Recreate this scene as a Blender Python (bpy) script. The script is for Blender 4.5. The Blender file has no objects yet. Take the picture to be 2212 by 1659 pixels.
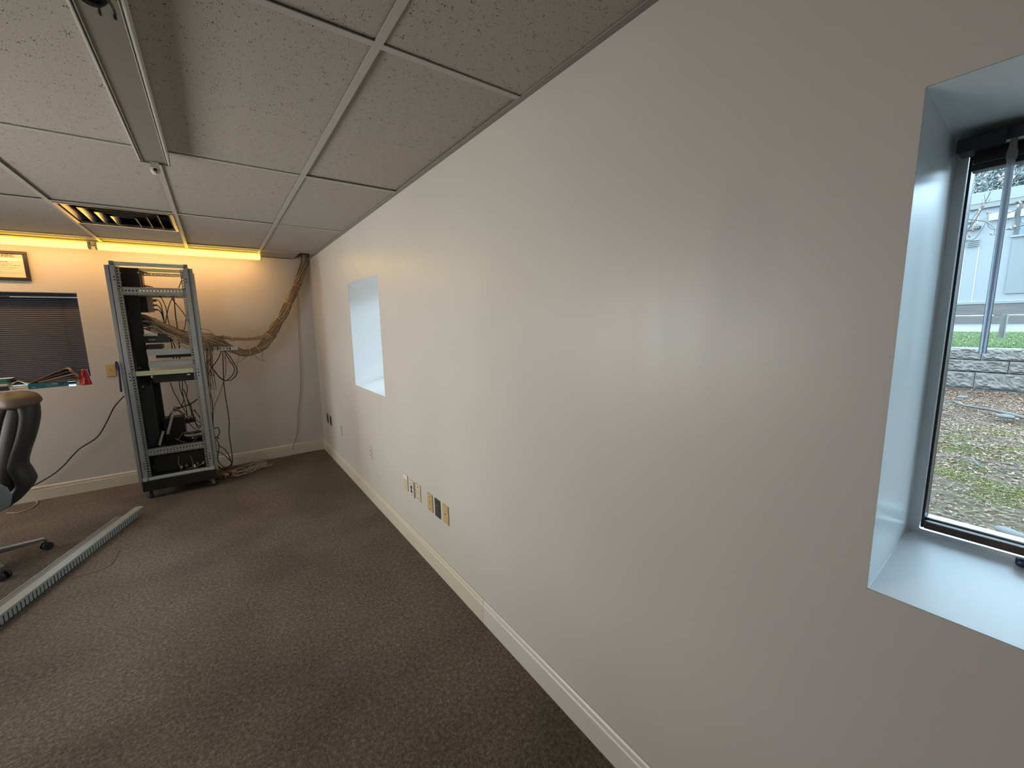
import bpy, bmesh, math, random
from mathutils import Vector, Matrix, Euler, noise
random.seed(7)
S = bpy.context.scene
COL = S.collection
# ------------------------------------------------------------------ camera, world, lights, exposure
CAM = Vector((-0.997, -5.5709, 1.5545)); CROT = Euler((1.423, 0.0203, -0.6247), 'XYZ'); FPX = 881.53
cam = bpy.data.cameras.new('camera'); cam.sensor_width = 36; cam.lens = FPX / 2212 * 36; cam.clip_start = .02; cam.clip_end = 500
co = bpy.data.objects.new('camera', cam); co.location = CAM; co.rotation_euler = CROT; COL.objects.link(co); S.camera = co
S.view_settings.view_transform = 'Standard'; S.view_settings.look = 'None'; S.view_settings.gamma = 1
S.view_settings.use_curve_mapping = False; S.view_settings.exposure = 0.0
W = bpy.data.worlds.new('overcast_sky'); S.world = W; W.use_nodes = True
bg = W.node_tree.nodes['Background']; bg.inputs[0].default_value = (.56, .79, 1.0, 1); bg.inputs[1].default_value = 11.0
def area(name, loc, rot, sx, sy, power, col, portal=False):
    l = bpy.data.lights.new(name, 'AREA'); l.shape = 'RECTANGLE'; l.size = sx; l.size_y = sy; l.energy = power; l.color = col
    if portal: l.cycles.is_portal = True
    o = bpy.data.objects.new(name, l); o.location = loc; o.rotation_euler = rot; COL.objects.link(o); return o
HP = math.pi / 2
# added fill light out of frame, set in the opening of the inner partition
WL = [(-3.0, 34)]
for y, p in WL: area('added_left_fill', (-3.03, y, 1.30), (0, -HP, 0), .9, 2.2, p, (1, .985, .935)).data.spread = math.radians(129)
# sky portals at the two right-hand windows
area('sky_portal', (.40, -5.79, 1.48), (0, HP, 0), .80, .80, 1, (1, 1, 1), True)
area('sky_portal', (.40, -2.11, 1.48), (0, HP, 0), .80, .80, 1, (1, 1, 1), True)
area('added_far_left_fill', (-5.55, -.95, 1.48), (0, -HP, 0), .86, 1.2, 40, (1, .93, .85))  # added fill light out of frame, brightens the lower back wall
# added warm area light at the unseen left ceiling, lifts the back wall
area('added_warm_fill', (-2.95, -1.5, 2.32), (0, 0, 0), .3, 1.2, 11, (1, .84, .66))
LAMP = 9.5      # radiance of the lit fluorescent diffusers

# ------------------------------------------------------------------ materials
MATS = {}
def nt(name):
    m = bpy.data.materials.new(name); m.use_nodes = True; MATS[name] = m
    return m, m.node_tree, m.node_tree.nodes['Principled BSDF']
def mat(name, col, rough=.5, metal=0, var=.06, vscale=30, bump=0, bscale=200, spec=.5, stretch=None, col2=None, emit=None):
    if name in MATS: return MATS[name]
    m, t, b = nt(name); N = t.nodes; L = t.links
    b.inputs['Roughness'].default_value = rough; b.inputs['Metallic'].default_value = metal; b.inputs['Specular IOR Level'].default_value = spec
    tc = N.new('ShaderNodeTexCoord'); mp = N.new('ShaderNodeMapping'); L.new(tc.outputs['Object'], mp.inputs[0])
    if stretch: mp.inputs['Scale'].default_value = stretch
    nz = N.new('ShaderNodeTexNoise'); nz.inputs['Scale'].default_value = vscale; nz.inputs['Detail'].default_value = 4; L.new(mp.outputs[0], nz.inputs[0])
    mx = N.new('ShaderNodeMix'); mx.data_type = 'RGBA'
    if col2 is None:
        a = [c * (1 - var) for c in col]; c2 = [min(1, c * (1 + var)) for c in col]
    else: a, c2 = col, col2
    mx.inputs[6].default_value = (*a, 1); mx.inputs[7].default_value = (*c2, 1)
    L.new(nz.outputs[0], mx.inputs[0]); L.new(mx.outputs[2], b.inputs['Base Color'])
    if bump:
        n2 = N.new('ShaderNodeTexNoise'); n2.inputs['Scale'].default_value = bscale; n2.inputs['Detail'].default_value = 3; L.new(mp.outputs[0], n2.inputs[0])
        bp = N.new('ShaderNodeBump'); bp.inputs['Strength'].default_value = bump; bp.inputs['Distance'].default_value = .002
        L.new(n2.outputs[0], bp.inputs['Height']); L.new(bp.outputs[0], b.inputs['Normal'])
    if emit:
        b.inputs['Emission Color'].default_value = (*emit[0], 1); b.inputs['Emission Strength'].default_value = emit[1]
    return m
def ramp(N, stops):
    r = N.new('ShaderNodeValToRGB'); e = r.color_ramp.elements
    e[0].position, e[0].color = stops[0][0], (*stops[0][1], 1); e[1].position, e[1].color = stops[-1][0], (*stops[-1][1], 1)
    for p, c in stops[1:-1]:
        k = e.new(p); k.color = (*c, 1)
    return r
# wall paint: eggshell with roller streaks in the gloss
def wall_mat():
    m, t, b = nt('wall_paint'); N = t.nodes; L = t.links
    tc = N.new('ShaderNodeTexCoord'); b.inputs['Specular IOR Level'].default_value = .32
    nz = N.new('ShaderNodeTexNoise'); nz.inputs['Scale'].default_value = 1.3; nz.inputs['Detail'].default_value = 3; L.new(tc.outputs['Object'], nz.inputs[0])
    r = ramp(N, [(.3, (.535, .510, .470)), (.7, (.565, .542, .502))]); L.new(nz.outputs[0], r.inputs[0])
    # a slightly darker oval patch with a soft, uneven edge
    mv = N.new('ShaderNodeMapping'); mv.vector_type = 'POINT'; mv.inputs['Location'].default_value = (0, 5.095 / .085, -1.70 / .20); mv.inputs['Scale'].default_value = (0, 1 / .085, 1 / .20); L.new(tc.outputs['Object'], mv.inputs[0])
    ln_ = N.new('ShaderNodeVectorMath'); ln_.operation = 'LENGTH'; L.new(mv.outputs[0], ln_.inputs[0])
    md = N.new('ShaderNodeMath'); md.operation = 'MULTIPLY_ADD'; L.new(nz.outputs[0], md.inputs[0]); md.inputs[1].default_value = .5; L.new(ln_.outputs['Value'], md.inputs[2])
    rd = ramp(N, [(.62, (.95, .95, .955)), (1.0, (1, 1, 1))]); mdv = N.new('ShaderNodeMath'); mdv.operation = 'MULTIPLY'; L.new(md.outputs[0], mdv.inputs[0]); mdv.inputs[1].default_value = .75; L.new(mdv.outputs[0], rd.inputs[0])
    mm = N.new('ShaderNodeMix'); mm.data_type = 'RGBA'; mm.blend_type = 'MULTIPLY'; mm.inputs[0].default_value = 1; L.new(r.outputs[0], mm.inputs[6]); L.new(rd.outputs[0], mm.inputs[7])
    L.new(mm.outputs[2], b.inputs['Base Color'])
    mp = N.new('ShaderNodeMapping'); mp.inputs['Scale'].default_value = (9, 9, .6); L.new(tc.outputs['Object'], mp.inputs[0])
    n2 = N.new('ShaderNodeTexNoise'); n2.inputs['Scale'].default_value = 1; n2.inputs['Detail'].default_value = 0; L.new(mp.outputs[0], n2.inputs[0])
    r2 = ramp(N, [(.3, (.335,) * 3), (.7, (.395,) * 3)]); L.new(n2.outputs[0], r2.inputs[0]); L.new(r2.outputs[0], b.inputs['Roughness'])
    n3 = N.new('ShaderNodeTexNoise'); n3.inputs['Scale'].default_value = 160; L.new(tc.outputs['Object'], n3.inputs[0])
    bp = N.new('ShaderNodeBump'); bp.inputs['Strength'].default_value = .12; bp.inputs['Distance'].default_value = .002
    L.new(n3.outputs[0], bp.inputs['Height']); L.new(bp.outputs[0], b.inputs['Normal'])
    return m
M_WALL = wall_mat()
def carpet_mat():
    m, t, b = nt('carpet'); N = t.nodes; L = t.links
    b.inputs['Roughness'].default_value = 1; b.inputs['Specular IOR Level'].default_value = .08
    tc = N.new('ShaderNodeTexCoord')
    n1 = N.new('ShaderNodeTexNoise'); n1.inputs['Scale'].default_value = 62; n1.inputs['Detail'].default_value = 6; n1.inputs['Roughness'].default_value = .85; L.new(tc.outputs['Object'], n1.inputs[0])
    r1 = ramp(N, [(.32, (.056, .046, .039)), (.5, (.130, .108, .089)), (.68, (.26, .225, .19))]); L.new(n1.outputs[0], r1.inputs[0])
    n2 = N.new('ShaderNodeTexNoise'); n2.inputs['Scale'].default_value = 1.6; n2.inputs['Detail'].default_value = 4; L.new(tc.outputs['Object'], n2.inputs[0])
    r2 = ramp(N, [(.36, (.80, .80, .80)), (.64, (1.14, 1.12, 1.10))]); L.new(n2.outputs[0], r2.inputs[0])
    mx = N.new('ShaderNodeMix'); mx.data_type = 'RGBA'; mx.blend_type = 'MULTIPLY'; mx.inputs[0].default_value = 1
    L.new(r1.outputs[0], mx.inputs[6]); L.new(r2.outputs[0], mx.inputs[7]); L.new(mx.outputs[2], b.inputs['Base Color'])
    n3 = N.new('ShaderNodeTexNoise'); n3.inputs['Scale'].default_value = 120; n3.inputs['Detail'].default_value = 4; L.new(tc.outputs['Object'], n3.inputs[0])
    bp = N.new('ShaderNodeBump'); bp.inputs['Strength'].default_value = .7; bp.inputs['Distance'].default_value = .006
    L.new(n3.outputs[0], bp.inputs['Height']); L.new(bp.outputs[0], b.inputs['Normal'])
    return m
M_CARPET = carpet_mat()
def tile_mat():
    m, t, b = nt('fissured_ceiling_tile'); N = t.nodes; L = t.links
    b.inputs['Roughness'].default_value = .95; b.inputs['Specular IOR Level'].default_value = .1
    tc = N.new('ShaderNodeTexCoord')
    nw = N.new('ShaderNodeTexNoise'); nw.inputs['Scale'].default_value = 40; L.new(tc.outputs['Object'], nw.inputs[0])
    ad = N.new('ShaderNodeMix'); ad.data_type = 'RGBA'; ad.blend_type = 'LINEAR_LIGHT'; ad.inputs[0].default_value = .007
    L.new(tc.outputs['Object'], ad.inputs[6]); L.new(nw.outputs[1], ad.inputs[7])
    masks = []
    for sc_, ns, th in (((230, 90, 60), 37, .47), ((210, 120, 60), 45, .475), ((150, 150, 60), 31, .475)):
        mp = N.new('ShaderNodeMapping'); mp.inputs['Scale'].default_value = sc_; L.new(ad.outputs[2], mp.inputs[0])
        v = N.new('ShaderNodeTexVoronoi'); v.inputs['Scale'].default_value = 1.0; L.new(mp.outputs[0], v.inputs[0])
        n1 = N.new('ShaderNodeTexNoise'); n1.inputs['Scale'].default_value = ns; n1.inputs['Detail'].default_value = 2; L.new(tc.outputs['Object'], n1.inputs[0])
        ml = N.new('ShaderNodeMath'); ml.operation = 'SUBTRACT'; L.new(n1.outputs[0], ml.inputs[0]); ml.inputs[1].default_value = th - .01
        m2 = N.new('ShaderNodeMath'); m2.operation = 'MULTIPLY'; L.new(ml.outputs[0], m2.inputs[0]); m2.inputs[1].default_value = 1.3
        m3 = N.new('ShaderNodeMath'); m3.operation = 'LESS_THAN'; L.new(v.outputs['Distance'], m3.inputs[0]); L.new(m2.outputs[0], m3.inputs[1]); masks.append(m3)
    for q in masks[1:]:
        m4 = N.new('ShaderNodeMath'); m4.operation = 'MAXIMUM'; L.new(masks[0].outputs[0], m4.inputs[0]); L.new(q.outputs[0], m4.inputs[1]); masks[0] = m4
    m3 = masks[0]
    n4 = N.new('ShaderNodeTexNoise'); n4.inputs['Scale'].default_value = 220; n4.inputs['Detail'].default_value = 3; L.new(tc.outputs['Object'], n4.inputs[0])
    r = ramp(N, [(.3, (.37, .335, .295)), (.7, (.45, .41, .365))]); L.new(n4.outputs[0], r.inputs[0])
    mx = N.new('ShaderNodeMix'); mx.data_type = 'RGBA'; L.new(m3.outputs[0], mx.inputs[0]); L.new(r.outputs[0], mx.inputs[6]); mx.inputs[7].default_value = (.07, .062, .055, 1)
    L.new(mx.outputs[2], b.inputs['Base Color'])
    bp = N.new('ShaderNodeBump'); bp.inputs['Strength'].default_value = .35; bp.inputs['Distance'].default_value = .003
    L.new(n4.outputs[0], bp.inputs['Height']); L.new(bp.outputs[0], b.inputs['Normal'])
    return m
M_TILE = tile_mat()
def glass_mat():
    m = bpy.data.materials.new('window_glass'); m.use_nodes = True; t = m.node_tree; N = t.nodes; L = t.links; N.clear()
    o = N.new('ShaderNodeOutputMaterial'); tr = N.new('ShaderNodeBsdfTransparent'); tr.inputs[0].default_value = (.96, .985, .98, 1)
    g = N.new('ShaderNodeBsdfGlossy'); g.inputs['Roughness'].default_value = .01; f = N.new('ShaderNodeFresnel'); f.inputs[0].default_value = 1.35
    mx = N.new('ShaderNodeMixShader'); L.new(f.outputs[0], mx.inputs[0]); L.new(tr.outputs[0], mx.inputs[1]); L.new(g.outputs[0], mx.inputs[2]); L.new(mx.outputs[0], o.inputs[0]); return m
M_GLASS = glass_mat()
M_WHITE = mat('white_gloss_paint', (.85, .855, .85), .33, var=.03, vscale=6, bump=.10, bscale=45)
M_BASE = mat('cream_baseboard_paint', (.60, .555, .46), .35, var=.04, vscale=5)
M_BASE2 = mat('white_baseboard_paint', (.62, .585, .56), .35, var=.03, vscale=5)
M_TBAR = mat('ceiling_grid_paint', (.42, .405, .375), .45, var=.05, vscale=8)
M_ANGLE = mat('wall_angle_paint', (.26, .245, .22), .5, var=.08, vscale=6)
M_BRONZE = mat('dark_bronze_frame', (.035, .026, .022), .35, var=.2, vscale=14)
M_BROWN = mat('brown_sash_wood', (.10, .062, .045), .4, var=.25, vscale=12, stretch=(1, 8, 8))
M_BLACK = mat('black_plastic', (.018, .018, .019), .45, var=.15, vscale=20)
M_BLKMET = mat('black_metal', (.022, .022, .022), .42, metal=.2, var=.15, vscale=20)
M_CHAR = mat('charcoal_metal', (.024, .024, .022), .5, var=.1, vscale=10)
M_ALU = mat('grey_rack_steel', (.36, .365, .35), .42, metal=.35, var=.06, vscale=12)
M_ALUD = mat('worn_rack_steel', (.27, .275, .265), .45, metal=.4, var=.12, vscale=25)
M_STEEL = mat('pale_steel', (.56, .59, .58), .4, metal=.2, var=.05, vscale=9)
M_TRAYF = mat('dull_zinc_steel', (.33, .36, .34), .45, metal=.25, var=.06, vscale=9)
M_BLUEB = mat('dark_blue_plastic', (.022, .026, .075), .4, var=.1, vscale=9)
M_SLAT = mat('navy_blind_slat', (.030, .028, .037), .42, var=.08, vscale=9)
M_HEAD = mat('navy_blind_rail', (.026, .028, .04), .4, var=.08, vscale=9)
M_CHROME = mat('brushed_aluminium', (.78, .76, .72), .2, metal=1.0, var=.06, vscale=15)
M_FIX = mat('fixture_enamel', (.24, .225, .195), .35, var=.05, vscale=7)
M_FIXL = mat('fixture_edge_enamel', (.66, .655, .61), .3, var=.04, vscale=7)
M_TAN = mat('tan_plate_plastic', (.50, .36, .17), .4, var=.05, vscale=20)
M_IVORY = mat('ivory_plate_plastic', (.56, .50, .34), .4, var=.05, vscale=20)
M_OFFW = mat('offwhite_plate_plastic', (.62, .57, .49), .35, var=.04, vscale=20)
M_WPLATE = mat('wall_coloured_plate', (.56, .525, .475), .4, var=.03, vscale=20)
M_LABEL = mat('label_paper', (.74, .74, .72), .6, var=.03, vscale=30)
M_DSTEEL = mat('stained_steel', (.13, .12, .11), .35, metal=.6, var=.45, vscale=35)
M_HOLE = mat('dark_recess', (.006, .006, .006), .8, var=.1)
M_BEIGEC = mat('beige_cable_jacket', (.40, .285, .18), .55, var=.25, vscale=6)
M_BRCABLE = mat('brown_cable_jacket', (.24, .155, .09), .55, var=.2, vscale=6)
M_PALEC = mat('pale_cable_jacket', (.42, .375, .31), .55, var=.1, vscale=6)
M_BLKC = mat('black_cable_jacket', (.012, .012, .013), .5, var=.2, vscale=8)
M_GRYC = mat('grey_cable_jacket', (.20, .18, .155), .5, var=.15, vscale=8)
M_TIE = mat('cable_tie_nylon', (.55, .43, .27), .5, var=.1)
M_DUCT = mat('grey_duct_plastic', (.30, .31, .285), .5, var=.05, vscale=10)
M_DUCTF = mat('grey_duct_finger', (.20, .21, .19), .5, var=.08, vscale=20)
M_DUCTL = mat('grey_violet_duct_cover', (.17, .155, .16), .5, var=.08, vscale=10)
M_LEATH = mat('black_leather', (.024, .021, .019), .5, spec=.35, var=.2, vscale=14, bump=.3, bscale=90)
M_TANL = mat('worn_tan_leather', (.12, .075, .045), .55, var=.3, vscale=16, bump=.5, bscale=70, col2=(.06, .042, .03))
M_GREYP = mat('grey_green_plastic', (.16, .17, .16), .4, var=.05, vscale=10)
M_SATIN = mat('satin_metal', (.33, .31, .27), .28, metal=.8, var=.1, vscale=10)
M_WOODB = mat('brown_wood', (.12, .06, .03), .5, var=.3, vscale=10, stretch=(1, 1, 8))
M_RED = mat('glossy_red_plastic', (.23, .008, .013), .15, var=.05)
M_BOXB = mat('teal_blue_card', (.028, .15, .23), .4, var=.15, vscale=12)
M_FOLD = mat('manila_brown_paper', (.34, .21, .12), .65, var=.15, vscale=12)
M_FOLD2 = mat('dark_manila_paper', (.19, .105, .055), .65, var=.15, vscale=12)
M_PAPER = mat('white_paper', (.70, .70, .68), .7, var=.03, vscale=20)
M_PARCH = mat('certificate_paper', (.72, .62, .44), .7, var=.04, vscale=20)
M_INK = mat('dark_ink', (.05, .035, .02), .6, var=.1)
M_FRAME = mat('dark_wood_frame', (.014, .008, .006), .4, var=.35, vscale=18, stretch=(1, 1, 4))
M_TUBE = mat('lit_yellow_diffuser', (.8, .7, .4), .4, emit=((1.0, .60, .034), LAMP))
M_LHOUS = mat('lamp_housing_enamel', (.55, .52, .45), .4, var=.04)
M_CLEAR = None
def clear_mat():
    m, t, b = nt('clear_acrylic'); b.inputs['Base Color'].default_value = (.50, .52, .58, 1); b.inputs['Roughness'].default_value = .3
    b.inputs['Transmission Weight'].default_value = .4; b.inputs['IOR'].default_value = 1.2; return m
M_CLEAR = clear_mat()

# ------------------------------------------------------------------ mesh helpers
class MB:
    def __init__(s): s.v = []; s.f = []; s.sm = []
    def add(s, vs, fs, smooth=False):
        n = len(s.v); s.v += [tuple(v) for v in vs]; s.f += [tuple(n + i for i in f) for f in fs]; s.sm += [smooth] * len(fs); return s
    def box(s, x0, x1, y0, y1, z0, z1, mtx=None):
        if x0 > x1: x0, x1 = x1, x0
        if y0 > y1: y0, y1 = y1, y0
        if z0 > z1: z0, z1 = z1, z0
        vs = [Vector(p) for p in ((x0, y0, z0), (x1, y0, z0), (x1, y1, z0), (x0, y1, z0), (x0, y0, z1), (x1, y0, z1), (x1, y1, z1), (x0, y1, z1))]
        if mtx: vs = [mtx @ v for v in vs]
        return s.add(vs, [(3, 2, 1, 0), (4, 5, 6, 7), (0, 1, 5, 4), (1, 2, 6, 5), (2, 3, 7, 6), (3, 0, 4, 7)])
    def hexa(s, b, t):      # bottom 4, top 4 (ccw from above)
        return s.add(list(b) + list(t), [(3, 2, 1, 0), (4, 5, 6, 7), (0, 1, 5, 4), (1, 2, 6, 5), (2, 3, 7, 6), (3, 0, 4, 7)])
    def beam(s, a, b, w, h, up=(0, 0, 1), w2=None, h2=None):
        a = Vector(a); b = Vector(b); d = (b - a).normalized(); up = Vector(up)
        if abs(d.dot(up)) > .98: up = Vector((1, 0, 0))
        r = d.cross(up).normalized(); u = r.cross(d)
        w2 = w if w2 is None else w2; h2 = h if h2 is None else h2
        q = lambda p, w, h: [p - r * w / 2 - u * h / 2, p + r * w / 2 - u * h / 2, p + r * w / 2 + u * h / 2, p - r * w / 2 + u * h / 2]
        return s.add(q(a, w, h) + q(b, w2, h2), [(3, 2, 1, 0), (4, 5, 6, 7), (0, 1, 5, 4), (1, 2, 6, 5), (2, 3, 7, 6), (3, 0, 4, 7)])
    def cyl(s, a, b, r, r2=None, n=16, caps=True):
        a = Vector(a); b = Vector(b); d = (b - a).normalized(); r2 = r if r2 is None else r2
        up = Vector((0, 0, 1)) if abs(d.z) < .9 else Vector((1, 0, 0)); x = d.cross(up).normalized(); y = d.cross(x)
        vs = [p + (x * math.cos(k * 2 * math.pi / n) + y * math.sin(k * 2 * math.pi / n)) * rr for p, rr in ((a, r), (b, r2)) for k in range(n)]
        s.add(vs, [(k, (k + 1) % n, n + (k + 1) % n, n + k) for k in range(n)], True)
        if caps: m = len(s.v) - 2 * n; s.f += [tuple(m + k for k in reversed(range(n))), tuple(m + n + k for k in range(n))]; s.sm += [False, False]
        return s
    def lathe(s, prof, c, axis='z', n=20):
        c = Vector(c); vs = []
        for r, h in prof:
            for k in range(n):
                a = 2 * math.pi * k / n; p = (r * math.cos(a), r * math.sin(a), h)
                if axis == 'x': p = (p[2], p[0], p[1])
                if axis == 'y': p = (p[0], p[2], p[1])
                vs.append(c + Vector(p))
        fs = [(i * n + k, i * n + (k + 1) % n, (i + 1) * n + (k + 1) % n, (i + 1) * n + k) for i in range(len(prof) - 1) for k in range(n)]
        return s.add(vs, fs, True)
    def tube(s, pts, r, n=5, sub=5, r2=None):
        P = smooth(pts, sub); m = len(P); prev = None; vs = []
        for i, p in enumerate(P):
            d = (P[min(i + 1, m - 1)] - P[max(i - 1, 0)]); d = d.normalized() if d.length > 1e-9 else Vector((0, 0, 1))
            if prev is None: prev = d.orthogonal().normalized()
            x = (prev - d * prev.dot(d)); x = x.normalized() if x.length > 1e-6 else d.orthogonal().normalized(); prev = x; y = d.cross(x)
            rr = r if r2 is None else r + (r2 - r) * i / (m - 1)
            vs += [p + (x * math.cos(k * 2 * math.pi / n) + y * math.sin(k * 2 * math.pi / n)) * rr for k in range(n)]
        fs = [(i * n + k, i * n + (k + 1) % n, (i + 1) * n + (k + 1) % n, (i + 1) * n + k) for i in range(m - 1) for k in range(n)]
        fs += [tuple(reversed(range(n))), tuple((m - 1) * n + k for k in range(n))]
        return s.add(vs, fs, True)
    def loft(s, rings, closed=True, smooth_=True, caps=True):
        n = len(rings[0]); vs = [v for r in rings for v in r]
        fs = [(i * n + k, i * n + (k + 1) % n, (i + 1) * n + (k + 1) % n, (i + 1) * n + k) for i in range(len(rings) - 1) for k in range(n)]
        if caps: fs += [tuple(reversed(range(n))), tuple((len(rings) - 1) * n + k for k in range(n))]
        return s.add(vs, fs, smooth_)
    def holed(s, o, u, v, nrm, U, V, nu, nv, fu, fv, th):
        """a plate o + u*[0,U] + v*[0,V] of thickness th with nu x nv real square holes (hole share fu, fv of a cell)"""
        o, u, v, nrm = map(Vector, (o, u, v, nrm))
        us = [0]; vs_ = [0]
        for i in range(nu):
            c = U / nu; us += [c * i + c * (1 - fu) / 2, c * i + c * (1 + fu) / 2]
        us.append(U)
        for j in range(nv):
            c = V / nv; vs_ += [c * j + c * (1 - fv) / 2, c * j + c * (1 + fv) / 2]
        vs_.append(V)
        A = len(us); B = len(vs_); base = len(s.v)
        for k in (0, 1):
            for j in range(B):
                for i in range(A): s.v.append(tuple(o + u * us[i] + v * vs_[j] - nrm * th * k))
        I = lambda i, j, k: base + k * A * B + j * A + i
        hole = lambda i, j: 0 <= i < A - 1 and 0 <= j < B - 1 and i % 2 == 1 and j % 2 == 1
        solid = lambda i, j: 0 <= i < A - 1 and 0 <= j < B - 1 and not hole(i, j)
        for j in range(B - 1):
            for i in range(A - 1):
                if hole(i, j): continue
                s.f.append((I(i, j, 0), I(i + 1, j, 0), I(i + 1, j + 1, 0), I(i, j + 1, 0)))
                s.f.append((I(i, j + 1, 1), I(i + 1, j + 1, 1), I(i + 1, j, 1), I(i, j, 1)))
                for (di, dj, a, b) in ((0, -1, (i, j), (i + 1, j)), (1, 0, (i + 1, j), (i + 1, j + 1)), (0, 1, (i + 1, j + 1), (i, j + 1)), (-1, 0, (i, j + 1), (i, j))):
                    if not solid(i + di, j + dj): s.f.append((I(*b, 0), I(*a, 0), I(*a, 1), I(*b, 1)))
        s.sm += [False] * (len(s.f) - len(s.sm)); return s
    def build(s, name, m, parent=None, bevel=0, seg=2, loc=None, kind=None, label=None, recalc=True, data_only=False):
        off = Vector(loc) if loc is not None else (Vector(parent['_o']) if parent and '_o' in parent.keys() else Vector())
        me = bpy.data.meshes.new(name); me.from_pydata([tuple(Vector(v) - off) for v in s.v], [], s.f)
        me.polygons.foreach_set('use_smooth', s.sm)
        if bevel or recalc:
            b = bmesh.new(); b.from_mesh(me)
            if recalc: bmesh.ops.recalc_face_normals(b, faces=b.faces)
            if bevel: bmesh.ops.bevel(b, geom=[e for e in b.edges if len(e.link_faces) == 2 and e.calc_face_angle(0) > .5], offset=bevel, segments=seg, profile=.6, affect='EDGES', clamp_overlap=True)
            b.to_mesh(me); b.free()
        for mm in (m if isinstance(m, (list, tuple)) else [m]): me.materials.append(mm)
        if data_only: return me
        o = bpy.data.objects.new(name, me); COL.objects.link(o)
        if parent: o.parent = parent; o['_o'] = tuple(off)
        else: o.location = off; o['_o'] = tuple(off)
        if kind: o['kind'] = kind
        if label: o['label'] = label
        return o
def smooth(pts, sub):
    P = [Vector(p) for p in pts]
    if len(P) < 3 or sub < 2: return P
    out = []
    for i in range(len(P) - 1):
        p0 = P[max(i - 1, 0)]; p1 = P[i]; p2 = P[i + 1]; p3 = P[min(i + 2, len(P) - 1)]
        for k in range(sub):
            t = k / sub
            out.append(.5 * ((2 * p1) + (p2 - p0) * t + (2 * p0 - 5 * p1 + 4 * p2 - p3) * t * t + (3 * p1 - p0 - 3 * p2 + p3) * t ** 3))
    out.append(P[-1]); return out
def tag(o, label, cat, group=None):
    o['label'] = label; o['category'] = cat
    if group: o['group'] = group
    return o
def thing(name, label, cat, loc=(0, 0, 0), group=None):
    o = bpy.data.objects.new(name, None); o.empty_display_size = .1; COL.objects.link(o); o.location = loc; o['_o'] = tuple(loc)
    return tag(o, label, cat, group)
def shared(name, me, parent, loc, rot=(0, 0, 0), label=None):
    o = bpy.data.objects.new(name, me); COL.objects.link(o); o.location = loc; o.rotation_euler = rot
    if parent:
        o.parent = parent; o.location = Vector(loc) - Vector(parent['_o'])
    o['_o'] = tuple(loc)
    if label: o['label'] = label
    return o
def copy_tree(o, loc, label):
    """a thing with copies of its parts and sub-parts"""
    def cp(a, par):
        c = a.copy(); COL.objects.link(c)
        if par: c.parent = par
        for ch in list(a.children): cp(ch, c)
        return c
    c = cp(o, None); c.location = loc; c['label'] = label; c['_o'] = tuple(loc); return c
CM = CROT.to_matrix()
def at(u, v, axis, val):
    """the point of the room seen at (u, v) of the photograph, on the plane axis = val"""
    d = CM @ Vector(((u - 1106) / FPX, -(v - 829.5) / FPX, -1)); return CAM + d * ((val - CAM[axis]) / d[axis])

# ------------------------------------------------------------------ setting
H = 2.3563; XL = -5.6; YN = -9.0; D = .42
def struct(o): o['kind'] = 'structure'; return o
struct(MB().box(XL - .3, D, YN - .3, D, -.25, 0).build('floor', M_CARPET))
def wall(name, fix, mapf, U, V, holes, depth, m):
    """mapf(u, v, d): point; holes: (u0, u1, v0, v1, su, sv) with splay of the reveal; su/sv shrink at depth"""
    mb = MB()
    for d, flip in ((0, False), (depth, True)):
        hs = [(h[0] + (h[4] if d else 0), h[1] - (h[4] if d else 0), h[2] + (h[5] if d else 0), h[3] - (h[5] if d else 0)) for h in holes]
        us = sorted({U[0], U[1], *[x for h in hs for x in h[:2]]}); vs = sorted({V[0], V[1], *[x for h in hs for x in h[2:4]]})
        for i in range(len(us) - 1):
            for j in range(len(vs) - 1):
                cu = (us[i] + us[i + 1]) / 2; cv = (vs[j] + vs[j + 1]) / 2
                if any(h[0] < cu < h[1] and h[2] < cv < h[3] for h in hs): continue
                mb.add([mapf(us[i], vs[j], d), mapf(us[i + 1], vs[j], d), mapf(us[i + 1], vs[j + 1], d), mapf(us[i], vs[j + 1], d)], [(0, 1, 2, 3)])
    return struct(mb.build(name, m, recalc=False))
SPL = .01
HR = [(-2.52, -1.70, 1.02, 1.928, 0, 0), (-6.20, -5.375, 1.02, 1.928, 0, 0)]
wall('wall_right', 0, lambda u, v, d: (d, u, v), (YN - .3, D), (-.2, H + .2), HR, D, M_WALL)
wall('wall_back', 1, lambda u, v, d: (u, d, v), (XL - .3, D), (-.2, H + .2), [(-2.85, -2.02, 1.047, 1.92, 0, 0)], .34, M_WALL)
wall('wall_left', 0, lambda u, v, d: (XL - d, u, v), (YN - .3, D), (-.2, H + .2), [(-1.56, -.34, 1.04, 1.92, 0, 0)], .3, M_WALL)  # unseen opening added for the far left fill light
wall('wall_added_inner', 0, lambda u, v, d: (-3.05 - d, u, v), (YN, -1.72), (0, H + .1), [(y - 1.12, y + 1.12, .84, 1.76, 0, 0) for y, p in WL], .14, M_WALL)  # unseen partition added to carry the left fill light
wall('wall_near', 1, lambda u, v, d: (u, YN - d, v), (XL - .3, D), (-.2, H + .2), [], .3, mat('dark_low_bounce_wall', (.13, .11, .09), .6, vscale=3))  # unseen wall given a dark colour to cut its bounce light

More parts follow.
